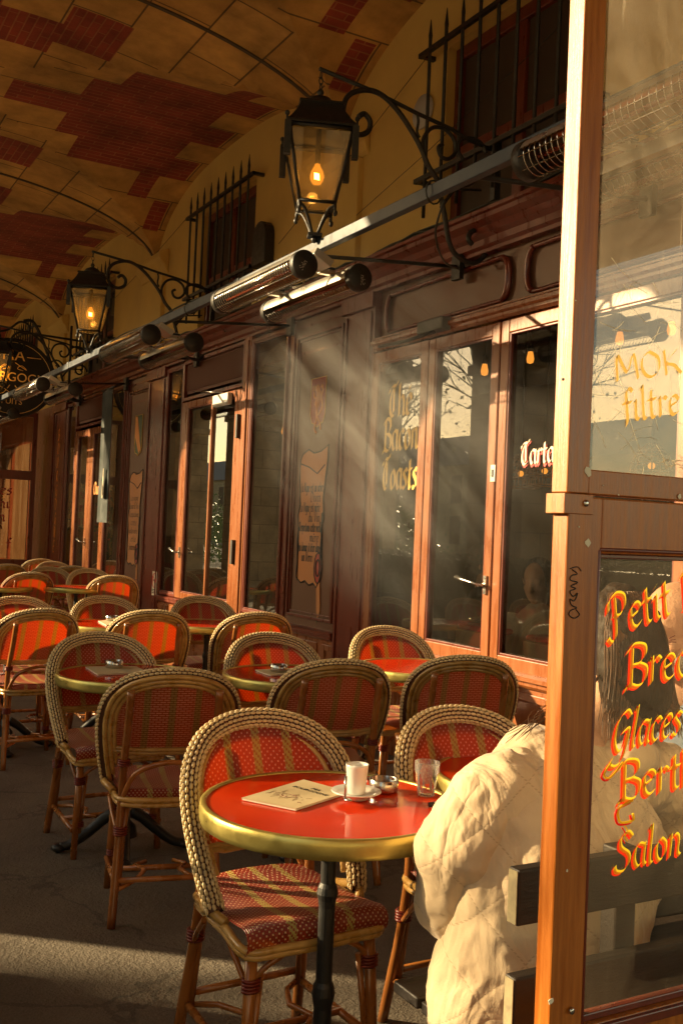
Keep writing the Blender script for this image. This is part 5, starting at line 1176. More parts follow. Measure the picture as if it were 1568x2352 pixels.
# brand on the near end caps
for X_, y_ in ((2.20, 4.93), (2.52, 4.95)):
    hz = [o for o in bpy.data.objects if o.name.startswith('patio_heater') and abs(o.location.x-X_) < .01 and abs(o.location.y-y_) < .03][0]
    tm = letters('Solei', Vector((0, 0, 0)), Vector((0, 0, 1)), Vector((-1, 0, 0)), .022, nib=.16)
    fl = hz.rotation_euler[2] > 1
    tm.v = [((v[0], (.536 if fl else -.536), v[2]-.04)) for v in tm.v]; tm.build('lettering', M['heater'], None).parent = hz

# ================================================================== LANTERNS
YL = 8.75
def lp(x, y): P = at_y(.4*x, 564.5+.4*y, YL); return Vector((P.x, 0, P.z))
def make_lantern():
    hang = lp(537, 40); root = empty('wall_lantern', (0, 0, 0))
    w = []
    bar = MB(); bar.tube([lp(530, 32), lp(740, 92), lp(905, 152), lp(1040, 195), lp(1110, 228), Vector((3.5, 0, lp(1110, 228).z-.03))], .011, 8)
    bar.box((3.42, -.02, lp(1110, 228).z-.30), (3.46, .02, lp(1110, 228).z+.06))
    def sp(pts, r=.010): bar.tube(cat([lp(*p) for p in pts], 5), r*1.25, 7)
    sp([(678, 182), (700, 170), (722, 195), (715, 228), (680, 242), (640, 225), (620, 180), (628, 130), (660, 100), (720, 88), (775, 105), (830, 150), (880, 210), (920, 270), (950, 330), (985, 378), (1000, 440), (1015, 500), (1030, 580), (1060, 630), (1130, 655), (1180, 620), (1190, 570), (1160, 538), (1120, 548), (1110, 575), (1125, 590)], .0115)
    sp([(1008, 252), (990, 262), (1000, 292), (1030, 300), (1058, 272), (1050, 228), (1010, 196), (960, 200), (930, 240), (930, 290), (945, 330)], .009)
    sp([(1090, 300), (1068, 270), (1075, 235), (1115, 222), (1160, 235), (1180, 270)], .009)
    sp([(1000, 470), (1060, 400), (1120, 380), (1160, 330)], .008)
    bar.tube([lp(990, 378), lp(1080, 402), lp(1160, 400)], .007, 6)
    sp([(905, 152), (910, 180), (905, 215), (915, 235)], .006)
    bar.build('bracket', M['blackiron'], root)
    ch = MB()
    for k in range(3):
        c = hang+Vector((0, 0, -.018-.032*k)); ch.tube([c+(Vector((math.cos(R(a))*.010, 0, math.sin(R(a))*.020)) if k % 2 else Vector((0, math.cos(R(a))*.010, math.sin(R(a))*.020))) for a in range(0, 360, 30)], .003, 5, closed=True)
    ch.build('chain', M['blackiron'], root)
    Zr = Matrix.Rotation(R(-22), 3, 'Z')
    def sq(h, z): return [hang+Zr @ Vector((a*h, b*h, z)) for a, b in ((-1, -1), (1, -1), (1, 1), (-1, 1))]
    k = 1.02
    rf = MB(); prof = [(.108, -.185), (.112, -.195), (.104, -.20), (.118, -.235), (.145, -.28), (.170, -.312), (.172, -.325), (.15, -.326)]
    rings = [sq(h, z*k) for h, z in prof]; vs = [v for r_ in rings for v in r_]
    rf.add(vs, [(i*4+j, i*4+(j+1) % 4, (i+1)*4+(j+1) % 4, (i+1)*4+j) for i in range(len(prof)-1) for j in range(4)]); rf.add(rings[0], [(3, 2, 1, 0)])
    rf.lathe([(.072, -.185), (.070, -.165), (.055, -.145), (.025, -.132), (.012, -.125), (.018, -.11), (.012, -.095), (0, -.09)], hang, 16)
    rf.build('roof', M['blackiron'], root, bevel=.002)
    fr = MB(); zt, zb, ht, hb = -.335*k, -.675*k, .158, .088
    A, B_ = sq(ht, zt), sq(hb, zb)
    for j in range(4):
        fr.tube([A[j], B_[j]], .010, 4); fr.tube([A[j], A[(j+1) % 4]], .013, 4); fr.tube([B_[j], B_[(j+1) % 4]], .010, 4)
        d = (A[j]-hang); d.z = 0; d.normalize(); fr.ball(A[j]+d*.02+Vector((0, 0, .045)), .013, 8, 6); fr.tube([A[j]+d*.02, A[j]+d*.02+Vector((0, 0, .04))], .006, 6)
        q = A[j]+d*.012; fr.box(q+Vector((-.016, -.016, -.155)), q+Vector((.016, .016, .01)), rot=Zr)
        d2 = (B_[j]-hang); d2.z = 0; d2.normalize(); fr.ball(B_[j]+d2*.004+Vector((0, 0, -.055)), .012, 8, 6, sc=(1, 1, 1.4)); fr.tube([B_[j], B_[j]+Vector((0, 0, -.05))], .008, 6)
        fr.tube(cat([B_[j]+Vector((0, 0, -.015)), B_[j]-d2*.04+Vector((0, 0, -.03)), hang+d2*.045+Vector((0, 0, zb-.09)), hang+d2*.018+Vector((0, 0, zb-.15))], 5), .009, 6)
    fr.box(hang+Vector((-.035, -.035, zb-.158)), hang+Vector((.035, .035, zb-.142)), rot=Zr); fr.ball(hang+Vector((0, 0, zb-.17)), .018, 8, 6)
    fr.build('lantern_frame', M['blackiron'], root)
    gl = MB(); A, B_ = sq(ht-.004, zt), sq(hb-.004, zb)
    for j in range(4): gl.add([A[j], A[(j+1) % 4], B_[(j+1) % 4], B_[j]], [(0, 3, 2, 1)])
    gl.build('glass_pane', M['lampglass'], root)
    bl = MB(); c = hang+Vector((0, 0, -.535)); bl.lathe([(0, -.045), (.02, -.04), (.034, -.02), (.036, 0), (.03, .025), (.016, .05), (.014, .06), (0, .06)], c, 20)
    o = bl.build('bulb', M['bulbclear'], root)
    f = MB()
    for q in range(5): f.tube([c+Vector((-.012+q*.006, 0, -.018)), c+Vector((-.012+q*.006, .004, .016))], .0016, 5)
    f.build('filament', M['bulb'], o)
    s = MB(); s.tube([c+Vector((0, 0, .06)), c+Vector((0, 0, .16)), hang+Vector((0, 0, -.20))], .014, 8); s.build('socket', M['blackiron'], root)
    return root
mb_, t, p = newmat('amber_bulb_envelope'); t.nodes.remove(p); tr = N(t, 'ShaderNodeBsdfTransparent'); tr.inputs[0].default_value = (1, .8, .5, 1); em = N(t, 'ShaderNodeEmission'); em.inputs[0].default_value = (1, .36, .04, 1); em.inputs[1].default_value = .22
ad = N(t, 'ShaderNodeAddShader'); t.links.new(tr.outputs[0], ad.inputs[0]); t.links.new(em.outputs[0], ad.inputs[1]); t.links.new(ad.outputs[0], t.nodes['Material Output'].inputs[0]); M['bulbclear'] = mb_
lan = make_lantern()
for i, (y, lab) in enumerate(((4.56, 'large near lantern with lit filament bulb hanging from a scrolled iron wall bracket'), (8.75, 'second lit lantern on a scrolled bracket, left of the middle barred window'), (12.85, 'far lantern hanging in front of the round black sign'))):
    o = placed(lan, i, 0, y, 0, 0, lab, 'lantern', 'iron wall lanterns')
    ld = bpy.data.lights.new('lantern_light', 'POINT'); ld.energy = 0.35; ld.color = (1, .55, .15); ld.shadow_soft_size = .03
    lo = bpy.data.objects.new('lantern_light', ld); COL.objects.link(lo); lo.parent = o; h = lp(537, 40); lo.location = (h.x, 0, h.z-.53)

# ================================================================== HANGING SIGN
YS = 12.9
sc = at_y(30, 868, YS); sg = empty('hanging_sign', sc, 'round-topped black sign with gold letters hanging from curled ironwork', 'sign')
rr = .50
b = MB(); b.prism([(sc.x+rr*math.cos(R(a)), YS, sc.z+rr*.95*math.sin(R(a))) for a in range(0, 360, 10)], (0, .04, 0)); bo = b.build('board', M['signblack'], sg)
b = MB(); b.tube([(sc.x+rr*math.cos(R(a)), YS+.015, sc.z+rr*.95*math.sin(R(a))) for a in range(0, 360, 10)], .02, 6, closed=True); b.build('iron_hoop', M['blackiron'], sg)
b = MB(); b.tube([(sc.x+rr*.93*math.cos(R(a)), YS-.003, sc.z+rr*.88*math.sin(R(a))) for a in range(0, 360, 10)], .003, 5, closed=True)
for sgn in (-1, 1):
    b.tube(cat([(sc.x+sgn*.02, YS-.004, sc.z+.19), (sc.x+sgn*.16, YS-.004, sc.z+.11), (sc.x+sgn*.10, YS-.004, sc.z+.16), (sc.x+sgn*.05, YS-.004, sc.z+.12), (sc.x+sgn*.12, YS-.004, sc.z+.10)], 5), .004, 5)
    b.tube([(sc.x+sgn*.16, YS-.004, sc.z+.27), (sc.x+sgn*.33, YS-.004, sc.z+.27)], .004, 5)
    b.tube(cat([(sc.x+sgn*.0, YS-.004, sc.z-.20), (sc.x+sgn*.14, YS-.004, sc.z-.12), (sc.x+sgn*.22, YS-.004, sc.z-.17), (sc.x+sgn*.12, YS-.004, sc.z-.2), (sc.x+sgn*.03, YS-.004, sc.z-.09)], 5), .004, 5)
b.build('flourish', M['signgold'], bo)
UX = Vector((1, 0, 0))
builtin_text('lettering', 'MA', Vector((sc.x, YS-.002, sc.z+.22)), UX, VZ, .19, M['signgold'], bo)
builtin_text('lettering', 'BOURGOGNE', Vector((sc.x, YS-.002, sc.z-.04)), UX, VZ, .155, M['signgold'], bo)
builtin_text('lettering', 'PUITS', Vector((sc.x-.0, YS-.002, sc.z-.32)), UX, VZ, .10, M['signgold'], bo)
b = MB(); zt_ = sc.z+.52
b.tube(cat([(sc.x-.4, YS+.02, zt_-.02), (sc.x-.1, YS+.02, zt_+.06), (sc.x+.05, YS+.02, zt_+.18), (sc.x+.16, YS+.02, zt_+.16), (sc.x+.17, YS+.02, zt_+.06), (sc.x+.08, YS+.02, zt_+.05), (sc.x+.1, YS+.02, zt_+.1)], 6), .014, 7)
b.tube(cat([(sc.x+.10, YS+.02, zt_+.2), (sc.x+.22, YS+.02, zt_+.2), (sc.x+.36, YS+.02, zt_-.05), (sc.x+.5, YS+.02, zt_-.4), (sc.x+.62, YS+.02, zt_-.62), (3.3, YS+.02, zt_-.72)], 6), .02, 7)
b.tube([(sc.x+.1, YS+.02, zt_+.06), (3.49, YS+.02, zt_+.04)], .014, 7); b.tube([(3.2, YS+.02, zt_+.22), (3.2, YS+.02, zt_-.75)], .016, 7)
for cx, cz, r_ in ((3.02, zt_-.32, .10), (3.33, zt_-.34, .09)):
    b.tube([(cx+r_*(1-.0028*a)*math.cos(R(a*1.4)), YS+.02, cz+r_*(1-.0028*a)*math.sin(R(a*1.4))) for a in range(0, 330, 15)], .011, 6)
b.build('ironwork', M['blackiron'], sg)

# ================================================================== FRONT ADDED TO DARKEN THE FAR END
nf = empty('darkening_front', (3.42, 18, 0), 'plain dark panelled front added to darken the end beyond the far screen', 'shopfront')
b = MB(); b.box((3.36, 14.32, 0), (3.49, 22.5, 2.95)); b.build('panelling', M['wooddk'], nf)
for k in range(5):
    b = MB(); b.box((3.35, 15.7+k*1.35, .7), (3.359, 16.75+k*1.35, 2.5)); b.build('window', M['interior'], nf)
# ================================================================== FAR SCREEN
fs_ = empty('glazed_screen', (2.4, 14.9, 0), 'far dark red glazed windbreak screen with painted lettering across the end of the terrace', 'screen')
b = MB(); Yf = 14.9; zj = at_y(40, 1095, Yf).z; zt_ = at_y(60, 957, Yf).z; zb_ = at_y(50, 1285, Yf).z
for x in (3.27, 2.35, 1.35): b.box((x-.06, Yf-.03, 0), (x, Yf+.03, zt_+.06))
b.box((1.35, Yf-.029, zt_), (3.21, Yf+.029, zt_+.06)); b.box((1.35, Yf-.035, zj-.04), (3.21, Yf+.035, zj+.09)); b.box((1.35, Yf-.029, 0), (3.21, Yf+.029, zb_)); b.build('frame', M['wooddk'], fs_)
b = MB(); b.add([(1.35, Yf, zb_), (3.21, Yf, zb_), (3.21, Yf, zt_), (1.35, Yf, zt_)], [(0, 1, 2, 3)]); b.build('pane', M['glass_far'], fs_)
b = MB()
for i, s in enumerate(('Glaces', 'Berthi', 'Salon', 'Petit', 'Breakf')):
    t2 = letters(s, Vector((2.42, Yf-.006, zj-.26-.19*i)), UX, VZ, .14, nib=.2, width=1.25); b.add(t2.v, t2.f)
b.build('lettering', M['crestred'], fs_)
pl = empty('potted_shrub', (2.2, 15.6, 0), 'leafy green shrub in a pot seen through the far screen', 'plant'); rnd = random.Random(2)
b = MB(); b.lathe([(.0, 0), (.16, 0), (.21, .35), (.18, .36), (0, .33)], (2.2, 15.6, 0), 16); b.build('pot', M['planter'], pl)
b = MB(); b.tube([(2.2, 15.6, .3), (2.22, 15.6, 1.0), (2.18, 15.6, 1.6)], .02, 6)
for k in range(260):
    c = Vector((2.2+rnd.gauss(0, .3), 15.6+rnd.gauss(0, .15), 1.35+rnd.gauss(0, .38))); a = Vector((rnd.gauss(0, 1), rnd.gauss(0, 1), rnd.gauss(0, 1))).normalized(); q = a.orthogonal().normalized(); s = rnd.uniform(.04, .07); b.add([c-a*s, c+q*s*.4, c+a*s, c-q*s*.4], [(0, 1, 2, 3)])
b.build('foliage', M['leaf'], pl)
# ================================================================== NEAR SCREEN
YP = 1.19
zJ = at_y(1300, 1134, YP).z
xu = at_y(1302, 1100, YP).x; xg = at_y(1353, 1080, YP).x; zu = at_y(1353, 1078, YP).z
xl0 = at_y(1296, 1400, YP).x; xlg = at_y(1384, 1400, YP).x; zlt = at_y(1400, 1284, YP).z; zlb = at_y(1360, 2336, YP).z
TH = .036; XE = 2.30
sn = empty('glazed_screen', (xl0, YP, 0), 'near orange-brown wood and glass screen with scratched upper pane and yellow and red lettering', 'screen')
up = MB(); z9 = 2.46
up.box((xu, YP, zJ+.002), (xg, YP+TH, z9)); up.box((XE-.05, YP, zJ+.002), (XE, YP+TH, z9)); up.box((xg, YP+.001, zJ+.002), (XE-.05, YP+TH-.001, zu)); up.box((xg, YP+.001, z9-.06), (XE-.05, YP+TH-.001, z9))
o = up.build('upper_frame', M['screenwood'], sn, bevel=.002)
b = MB(); b.add([(xg, YP+.018, zu), (XE-.05, YP+.018, zu), (XE-.05, YP+.018, z9-.06), (xg, YP+.018, z9-.06)], [(0, 1, 2, 3)]); b.build('upper_pane', M['glass_dirty'], sn)
lo = MB(); lo.box((xl0, YP, 0.02), (xlg-.008, YP+TH, zJ-.002)); lo.box((XE-.09, YP, 0.02), (XE, YP+TH, zJ-.002)); lo.box((xlg-.008, YP+.001, zlt+.008), (XE-.09, YP+TH-.001, zJ-.002)); lo.box((xlg-.008, YP+.001, .02), (XE-.09, YP+TH-.001, zlb-.012))
lo.build('lower_frame', M['screenwood'], sn, bevel=.003)
b = MB(); ym = YP+.010
b.box((xlg-.008, ym, zlb-.012), (xlg, ym+.018, zlt+.008)); b.box((xlg, ym+.001, zlt), (XE-.09, ym+.017, zlt+.008)); b.box((xlg, ym+.001, zlb-.012), (XE-.09, ym+.017, zlb)); b.box((xlg-.008, YP-.006, zlb-.03), (XE-.09, YP+.01, zlb-.014))
b.tube([(xlg-.012, YP+.002, zlb-.012), (xlg-.012, YP+.002, zlt+.014)], .004, 6); b.tube([(xlg-.012, YP+.002, zlt+.014), (XE-.09, YP+.002, zlt+.014)], .004, 6)
b.build('glazing_bead', M['wooddk'], sn, bevel=.002)
b = MB(); b.add([(xlg, YP+.02, zlb), (XE-.09, YP+.02, zlb), (XE-.09, YP+.02, zlt), (xlg, YP+.02, zlt)], [(0, 1, 2, 3)]); b.build('lower_pane', M['glass_low'], sn)
b = MB(); b.box((xu-.006, YP-.003, zJ-.030), (xu+.052, YP-.0005, zJ+.001)); b.box((xu-.0065, YP-.003, zJ-.030), (xu-.004, YP+TH+.004, zJ+.001)); b.box((xu-.006, YP+TH+.001, zJ-.03), (xu+.04, YP+TH+.004, zJ+.001))
o = b.build('joining_plate', M['screenwood'], sn, bevel=.001)
for (px, py) in ((1345, 1156), (1312, 2322)):
    P = at_y(px, py, YP-.004); b = MB(); b.lathe([(0, 0), (.0055, 0), (.005, .002), (.002, .003), (0, .003)], (P.x, P.y, P.z), 12, M4=Matrix.Rotation(R(90), 4, 'X')); b.build('screw', M['steel'], o)
# chipped paint, scribble, little hole
b = MB(); rnd = random.Random(4)
for (px, py, s) in ((1350, 1083, .008), (1349, 1247, .0065), (1329, 1210, .0015), (1322, 690, .001), (1302, 2000, .002), (1265, 2300, .006), (1385, 1115, .001), (1420, 1137, .0015), (1560, 1140, .004)):
    P = at_y(px, py, YP-.0012); n = 9
    b.prism([(P.x+s*rnd.uniform(.6, 1.1)*math.cos(2*math.pi*k/n), P.y, P.z+s*rnd.uniform(.6, 1.2)*math.sin(2*math.pi*k/n)) for k in range(n)], (0, .001, 0))
b.build('paint_chip', M['paperw'], sn)
P = at_y(1302, 870, YP)
b = MB(); b.lathe([(0, 0), (.0022, 0), (.0022, .001), (0, .001)], (xu-.0012, YP+.018, at_y(1297, 866, YP).z), 10, M4=Matrix.Rotation(R(90), 4, 'Y')); b.build('screw_hole', M['blackpaint'], sn)
b = MB(); pts = [(1313, 1308), (1325, 1318), (1312, 1322), (1309, 1332), (1326, 1338), (1310, 1346), (1322, 1352), (1308, 1358), (1316, 1370), (1326, 1362), (1318, 1380), (1308, 1376), (1312, 1390), (1324, 1396), (1310, 1402), (1306, 1412), (1318, 1420), (1330, 1412), (1322, 1400)]
b.tube(cat([at_y(x, y, YP-.0008) for x, y in pts], 4), .0009, 4)
b.tube(cat([at_y(x, y, YP-.0008) for x, y in ((1308, 1306), (1326, 1302), (1334, 1312))], 4), .0008, 4); b.build('scribble', M['blackpaint'], sn)
# lettering on the lower pane: red shade behind, yellow in front
def sign2(text, a, b_, h, nib, slant=.25, off=(-.0034, -.0026)):
    A = at_y(a[0], a[1], YP+.0175); B2 = at_y(b_[0], b_[1], YP+.0175); U = (B2-A); Vv = Vector((-U.z, 0, U.x)).normalized()
    r_ = letters_fit(text, A+U.normalized()*off[0]+Vv*off[1]+Vector((0, .0012, 0)), B2+U.normalized()*off[0]+Vv*off[1]+Vector((0, .0012, 0)), Vv, h, nib=nib, slant=slant, depth=.0)
    y_ = letters_fit(text, A, B2, Vv, h, nib=nib, slant=slant, depth=.0)
    r_.build('lettering_shade', M['redglass'], sn); y_.build('lettering', M['yellow'], sn)
RB, YB_ = MB(), MB()
sign2('Petit Dé', (1402, 1462), (1640, 1372), .062, .155, .12)
sign2('Breakf', (1436, 1580), (1650, 1538), .066, .155, .1)
sign2('Glaces &', (1402, 1730), (1610, 1672), .060, .15, .32)
sign2('Berthi', (1420, 1842), (1620, 1794), .062, .175, .05)
sign2('Salon dé', (1412, 2004), (1640, 1940), .058, .15, .15)
def flour(pts, r=.0020):
    q = cat([at_y(x, y, YP+.0165) for x, y in pts], 6); f1 = MB(); f1.tube(q, r, 5); f1.build('flourish', M['yellow'], sn)
    q = cat([at_y(x-6, y+5, YP+.018) for x, y in pts], 6); f2 = MB(); f2.tube(q, r, 5); f2.build('flourish_shade', M['redglass'], sn)
flour([(1452, 1838), (1420, 1858), (1424, 1888), (1452, 1884), (1452, 1868)]); flour([(1433, 1896), (1440, 1908), (1434, 1920), (1440, 1932)], .0012); flour([(1402, 1752), (1386, 1778), (1400, 1786), (1430, 1750)], .0018)

# gilt lettering on the upper pane
G = MB()
def gilt(text, a, b_, h, nib, slant=.0):
    A = at_y(a[0], a[1], YP+.0165); B2 = at_y(b_[0], b_[1], YP+.0165); U = (B2-A); Vv = Vector((-U.z, 0, U.x)).normalized()
    r_ = letters_fit(text, A, B2, Vv, h, nib=nib, slant=slant, depth=.0); r_.build('gilt_lettering', M['goldglass'], sn)
gilt('MOKA', (1412, 876), (1612, 850), .040, .17); gilt('filtre', (1430, 968), (1562, 950), .050, .16, .06)
# swirling scratches cut in the upper pane
sc_ = MB(); rnd = random.Random(12)
for k in range(46):
    cx, cz = rnd.uniform(xg+.02, xg+.22), rnd.uniform(zu+.01, zu+.32); a = rnd.uniform(0, 6.28); L = rnd.uniform(.02, .08); w = rnd.uniform(-.5, .5)
    pts = [(cx+L*t*math.cos(a+w*t), YP+.0172, cz+L*t*math.sin(a+w*t)) for t in (0, .25, .5, .75, 1)]; sc_.tube(pts, .00028, 3)
for k in range(26):
    P0 = at_y(rnd.uniform(1535, 1568), rnd.uniform(1052, 1075), YP+.017); sc_.tube([P0, P0+Vector((rnd.uniform(-.02, .02), 0, rnd.uniform(-.006, .006)))], .0004, 3)
sc_.build('scratch', M['paperw'], sn)

# ================================================================== BENCH
YBn = 1.33
bx0 = at_y(1190, 2060, YBn).x
bn = empty('terrace_bench', (bx0, 1.6, 0), 'dark slatted wooden bench with worn plank ends behind the near screen', 'bench')
for (za, zb) in ((at_y(1190, 2130, YBn).z, at_y(1190, 2000, YBn).z), (at_y(1177, 2375, YBn).z, at_y(1180, 2250, YBn).z)):
    b = MB(); b.box((bx0, YBn, za), (2.25, YBn+.028, zb)); o = b.build('back_slat', M['benchwood'], bn, bevel=.004)
    b = MB(); b.box((bx0-.002, YBn+.003, za+.003), (bx0-.0003, YBn+.025, zb-.003)); b.build('slat_end', M['benchend'], o)
for k in range(4):
    b = MB(); b.box((bx0+.07, 1.40+k*.105, .395), (2.25, 1.49+k*.105, .42)); b.build('seat_slat', M['benchwood'], bn, bevel=.004)
for x in (bx0+.25, 2.1):
    b = MB(); b.box((x, YBn+.03, 0), (x+.05, YBn+.07, .80)); b.box((x, 1.76, 0), (x+.05, 1.80, .394)); b.box((x, YBn+.07, .34), (x+.05, 1.76, .394)); b.build('leg', M['benchwood'], bn, bevel=.004)

# ================================================================== PEOPLE
def loft(mb, rings, n=20, side=Vector((1, 0, 0)), dome=True):
    """rings: (centre, radius along side, radius across); closed, rounded ends"""
    C_ = [Vector(r_[0]) for r_ in rings]; L = len(C_); vs = []
    if dome:
        T0 = (C_[0]-C_[1]).normalized(); T1 = (C_[-1]-C_[-2]).normalized()
        rr0 = min(rings[0][1], rings[0][2]); rr1 = min(rings[-1][1], rings[-1][2])
        rings = [(C_[0]+T0*rr0*.55, rings[0][1]*.55, rings[0][2]*.55)]+list(rings)+[(C_[-1]+T1*rr1*.55, rings[-1][1]*.55, rings[-1][2]*.55)]
        C_ = [Vector(r_[0]) for r_ in rings]; L = len(C_)
    for i, (c, a, b_) in enumerate(rings):
        T = (C_[min(i+1, L-1)]-C_[max(i-1, 0)]).normalized(); s_ = side-T*side.dot(T)
        if s_.length < .1: s_ = Vector((0, 1, 0))-T*T.y
        s_.normalize(); w_ = T.cross(s_)
        for k in range(n):
            t = 2*math.pi*k/n; vs.append(Vector(c)+s_*math.cos(t)*a+w_*math.sin(t)*b_)
    fs = [(i*n+k, i*n+(k+1) % n, (i+1)*n+(k+1) % n, (i+1)*n+k) for i in range(L-1) for k in range(n)]+[tuple(reversed(range(n))), tuple((L-1)*n+k for k in range(n))]
    mb.add(vs, fs, smooth=True)
def smoothrings(rs, n=4):
    c = cat([r_[0] for r_ in rs], n); ab = cat([(r_[1], r_[2], 0) for r_ in rs], n); return [(p, q.x, q.y) for p, q in zip(c, ab)]
def head_mesh(mb, c, rz, tilt, s=1.0, neck_to=None):
    """head looking to local -Y, turned by rz and tipped forward by tilt"""
    B = Matrix.Rotation(rz, 3, 'Z') @ Matrix.Rotation(tilt, 3, 'X'); c = Vector(c)
    def P(x, y, z): return c+B @ (Vector((x, y, z))*s)
    def E(x, y, z, r, sc): mb.ball(P(x, y, z), r*s, 20, 14, sc=sc, B=B)
    E(0, .012, .035, .098, (.80, 1.02, .98)); E(0, -.025, -.03, .076, (.86, .92, 1.1)); E(0, -.052, -.078, .040, (1.0, .85, .72))
    E(0, -.078, .035, .030, (1.6, .5, .45)); loft(mb, [(P(0, -.088, .03), .008*s, .008*s), (P(0, -.104, -.002), .010*s, .010*s), (P(0, -.116, -.022), .015*s, .012*s), (P(0, -.100, -.032), .016*s, .009*s)], 12)
    for sg in (-1, 1):
        E(sg*.040, -.060, -.018, .024, (1, .8, 1)); E(sg*.030, -.084, .012, .0115, (1.3, .6, .8)); E(sg*.030, -.083, .026, .012, (1.6, .6, .5)); E(sg*.032, -.086, .003, .009, (1.5, .5, .4))
        loft(mb, [(P(sg*.077, .012, .028), .010*s, .008*s), (P(sg*.088, .018, .02), .008*s, .017*s), (P(sg*.084, .012, -.015), .007*s, .010*s)], 10)
        E(sg*.011, -.108, -.026, .008, (1, 1, .8))
    E(0, -.092, -.050, .010, (2.0, .7, .55)); E(0, -.090, -.060, .010, (1.8, .7, .6))
    if neck_to is not None: loft(mb, [(P(0, .02, -.04), .052*s, .055*s), ((P(0, .03, -.09)+Vector(neck_to))/2, .05*s, .05*s), (Vector(neck_to), .06*s, .055*s)], 16)
    return P, B
def hand(mb, w, d, up, side, s=1.0, curl=.6):
    """w wrist, d direction of the hand, up back of hand, side towards the thumb"""
    w, d, up, side = Vector(w), Vector(d).normalized(), Vector(up).normalized(), Vector(side).normalized()
    loft(mb, [(w-d*.02*s, .024*s, .017*s), (w+d*.03*s, .034*s, .015*s), (w+d*.075*s, .040*s, .013*s)], 12, side=side)
    for k, L in enumerate((.068, .076, .072, .056)):
        p = w+d*.078*s+side*(.030-.020*k)*s; pts = [p]; dd = d.copy()
        for j in range(3): dd = (dd-up*curl*.5).normalized(); pts.append(pts[-1]+dd*L*s*(.42, .32, .26)[j])
        mb.tube(pts, [.0088*s, .0084*s, .0078*s, .0062*s], 8)
    p = w+d*.022*s+side*.026*s; mb.tube([p, p+(d*.6+side*.7)*.035*s, p+(d*.9+side*.6-up*.3)*.062*s], [.012*s, .0100*s, .008*s], 8)
def displace(o, strength, size, depth=3):
    tx = bpy.data.textures.new('cloth_folds', 'CLOUDS'); tx.noise_scale = size; tx.noise_depth = depth
    q = o.modifiers.new('d', 'DISPLACE'); q.texture = tx; q.strength = strength; q.mid_level = .5; q.texture_coords = 'OBJECT' if False else 'LOCAL'

# --- woman on the bench, back to the viewer
wo = empty('person', (1.45, 1.6, 0), 'person with long dark hair in a quilted beige jacket, seen from behind on the bench', 'person')
hc = at_y(1402, 1490, 1.74)
bd = MB(); P_, B_h = head_mesh(bd, hc, R(180), R(12), 1.0, (1.60, 1.70, .93))
lw, rw = Vector((1.34, 1.90, .70)), Vector((1.72, 2.0, .76))
hand(bd, lw, (.6, .7, .05), (0, 0, 1), (.7, -.5, 0)); hand(bd, rw, (-.3, .8, .0), (0, 0, 1), (-.9, -.3, 0))
loft(bd, [((1.58, 1.70, .92), .06, .06), ((1.45, 1.60, .6), .12, .09), ((1.40, 1.58, .46), .15, .10)]); 
loft(bd, [((1.60, 1.70, .86), .08, .05), (lw+Vector((-.05, -.1, -.01)), .026, .024), (lw, .024, .02)]); loft(bd, [((1.62, 1.72, .86), .08, .05), (rw+Vector((.05, -.1, -.01)), .026, .024), (rw, .024, .02)])
for sx in (-1, 1):
    loft(bd, smoothrings([((1.44+sx*.07, 1.60, .48), .08, .08), ((1.76+sx*.09, 1.90, .49), .062, .062), ((1.80+sx*.09, 1.95, .42), .055, .055), ((1.80+sx*.09, 1.95, .10), .036, .036)]))
    loft(bd, [((1.80+sx*.09, 1.95, .05), .04, .04), ((1.88+sx*.09, 2.08, .035), .038, .028)])
bd.build('body', M['skin'], wo, remesh=.007, smooth_it=3)
tr_ = MB()
for sx in (-1, 1): loft(tr_, smoothrings([((1.44+sx*.07, 1.58, .49), .10, .095), ((1.76+sx*.09, 1.90, .50), .074, .074), ((1.81+sx*.09, 1.95, .42), .068, .068), ((1.80+sx*.09, 1.95, .12), .055, .055)]))
tr_.build('trousers', M['darkcloth'], wo, remesh=.012, smooth_it=3)
jk = MB()
def pj(x, y, Y, dx=0): p = at_y(x, y, Y); return Vector((p.x+dx, Y, p.z))
loft(jk, smoothrings([((1.375, 1.575, .385), .245, .165), ((1.385, 1.58, .46), .250, .170), ((1.405, 1.59, .56), .235, .160), ((1.445, 1.615, .68), .235, .155), ((1.515, 1.655, .76), .235, .145), ((1.555, 1.68, .815), .205, .12), ((1.60, 1.70, .855), .135, .09), ((1.63, 1.715, .89), .075, .07)]), 36)
jo = jk.build('jacket', M['jacket'], wo, remesh=.008, smooth_it=8)
displace(jo, .022, .10, 1); displace(jo, .009, .035, 1)
sl1 = MB(); sh = pj(1142, 1782, 1.66); el = pj(1050, 2072, 1.66); wr = Vector((1.32, 1.86, .64))
def sleeve(mb, pts, seed):
    rs = smoothrings(pts, 9); rnd = random.Random(seed); n = len(rs); out = []
    L = [0]
    for p, q in zip(rs, rs[1:]): L.append(L[-1]+(q[0]-p[0]).length)
    for (c, a_, b_), l in zip(rs, L):
        t = l/L[-1]; amp = .012*max(0, t-.35)+.0105*math.exp(-((t-.62)/.13)**2)
        k = 1+(math.sin(l*62+1.3*math.sin(l*23))*amp*11)*.9; out.append((c, a_*k, b_*k))
    loft(mb, out, 28)
sleeve(sl1, [((1.48, 1.69, .80), .084, .080), (sh+Vector((.035, 0, -.035)), .090, .092), ((sh+el)/2+Vector((-.014, 0, .015)), .088, .096), (el+Vector((-.004, 0, .07)), .083, .090), (el+Vector((.012, .02, .0)), .080, .084), (el*.5+wr*.5+Vector((0, 0, -.02)), .066, .066), (wr, .046, .046)], 1)
sh2 = Vector((1.80, 1.70, .84)); el2 = Vector((1.93, 1.74, .66)); wr2 = Vector((1.74, 1.96, .75))
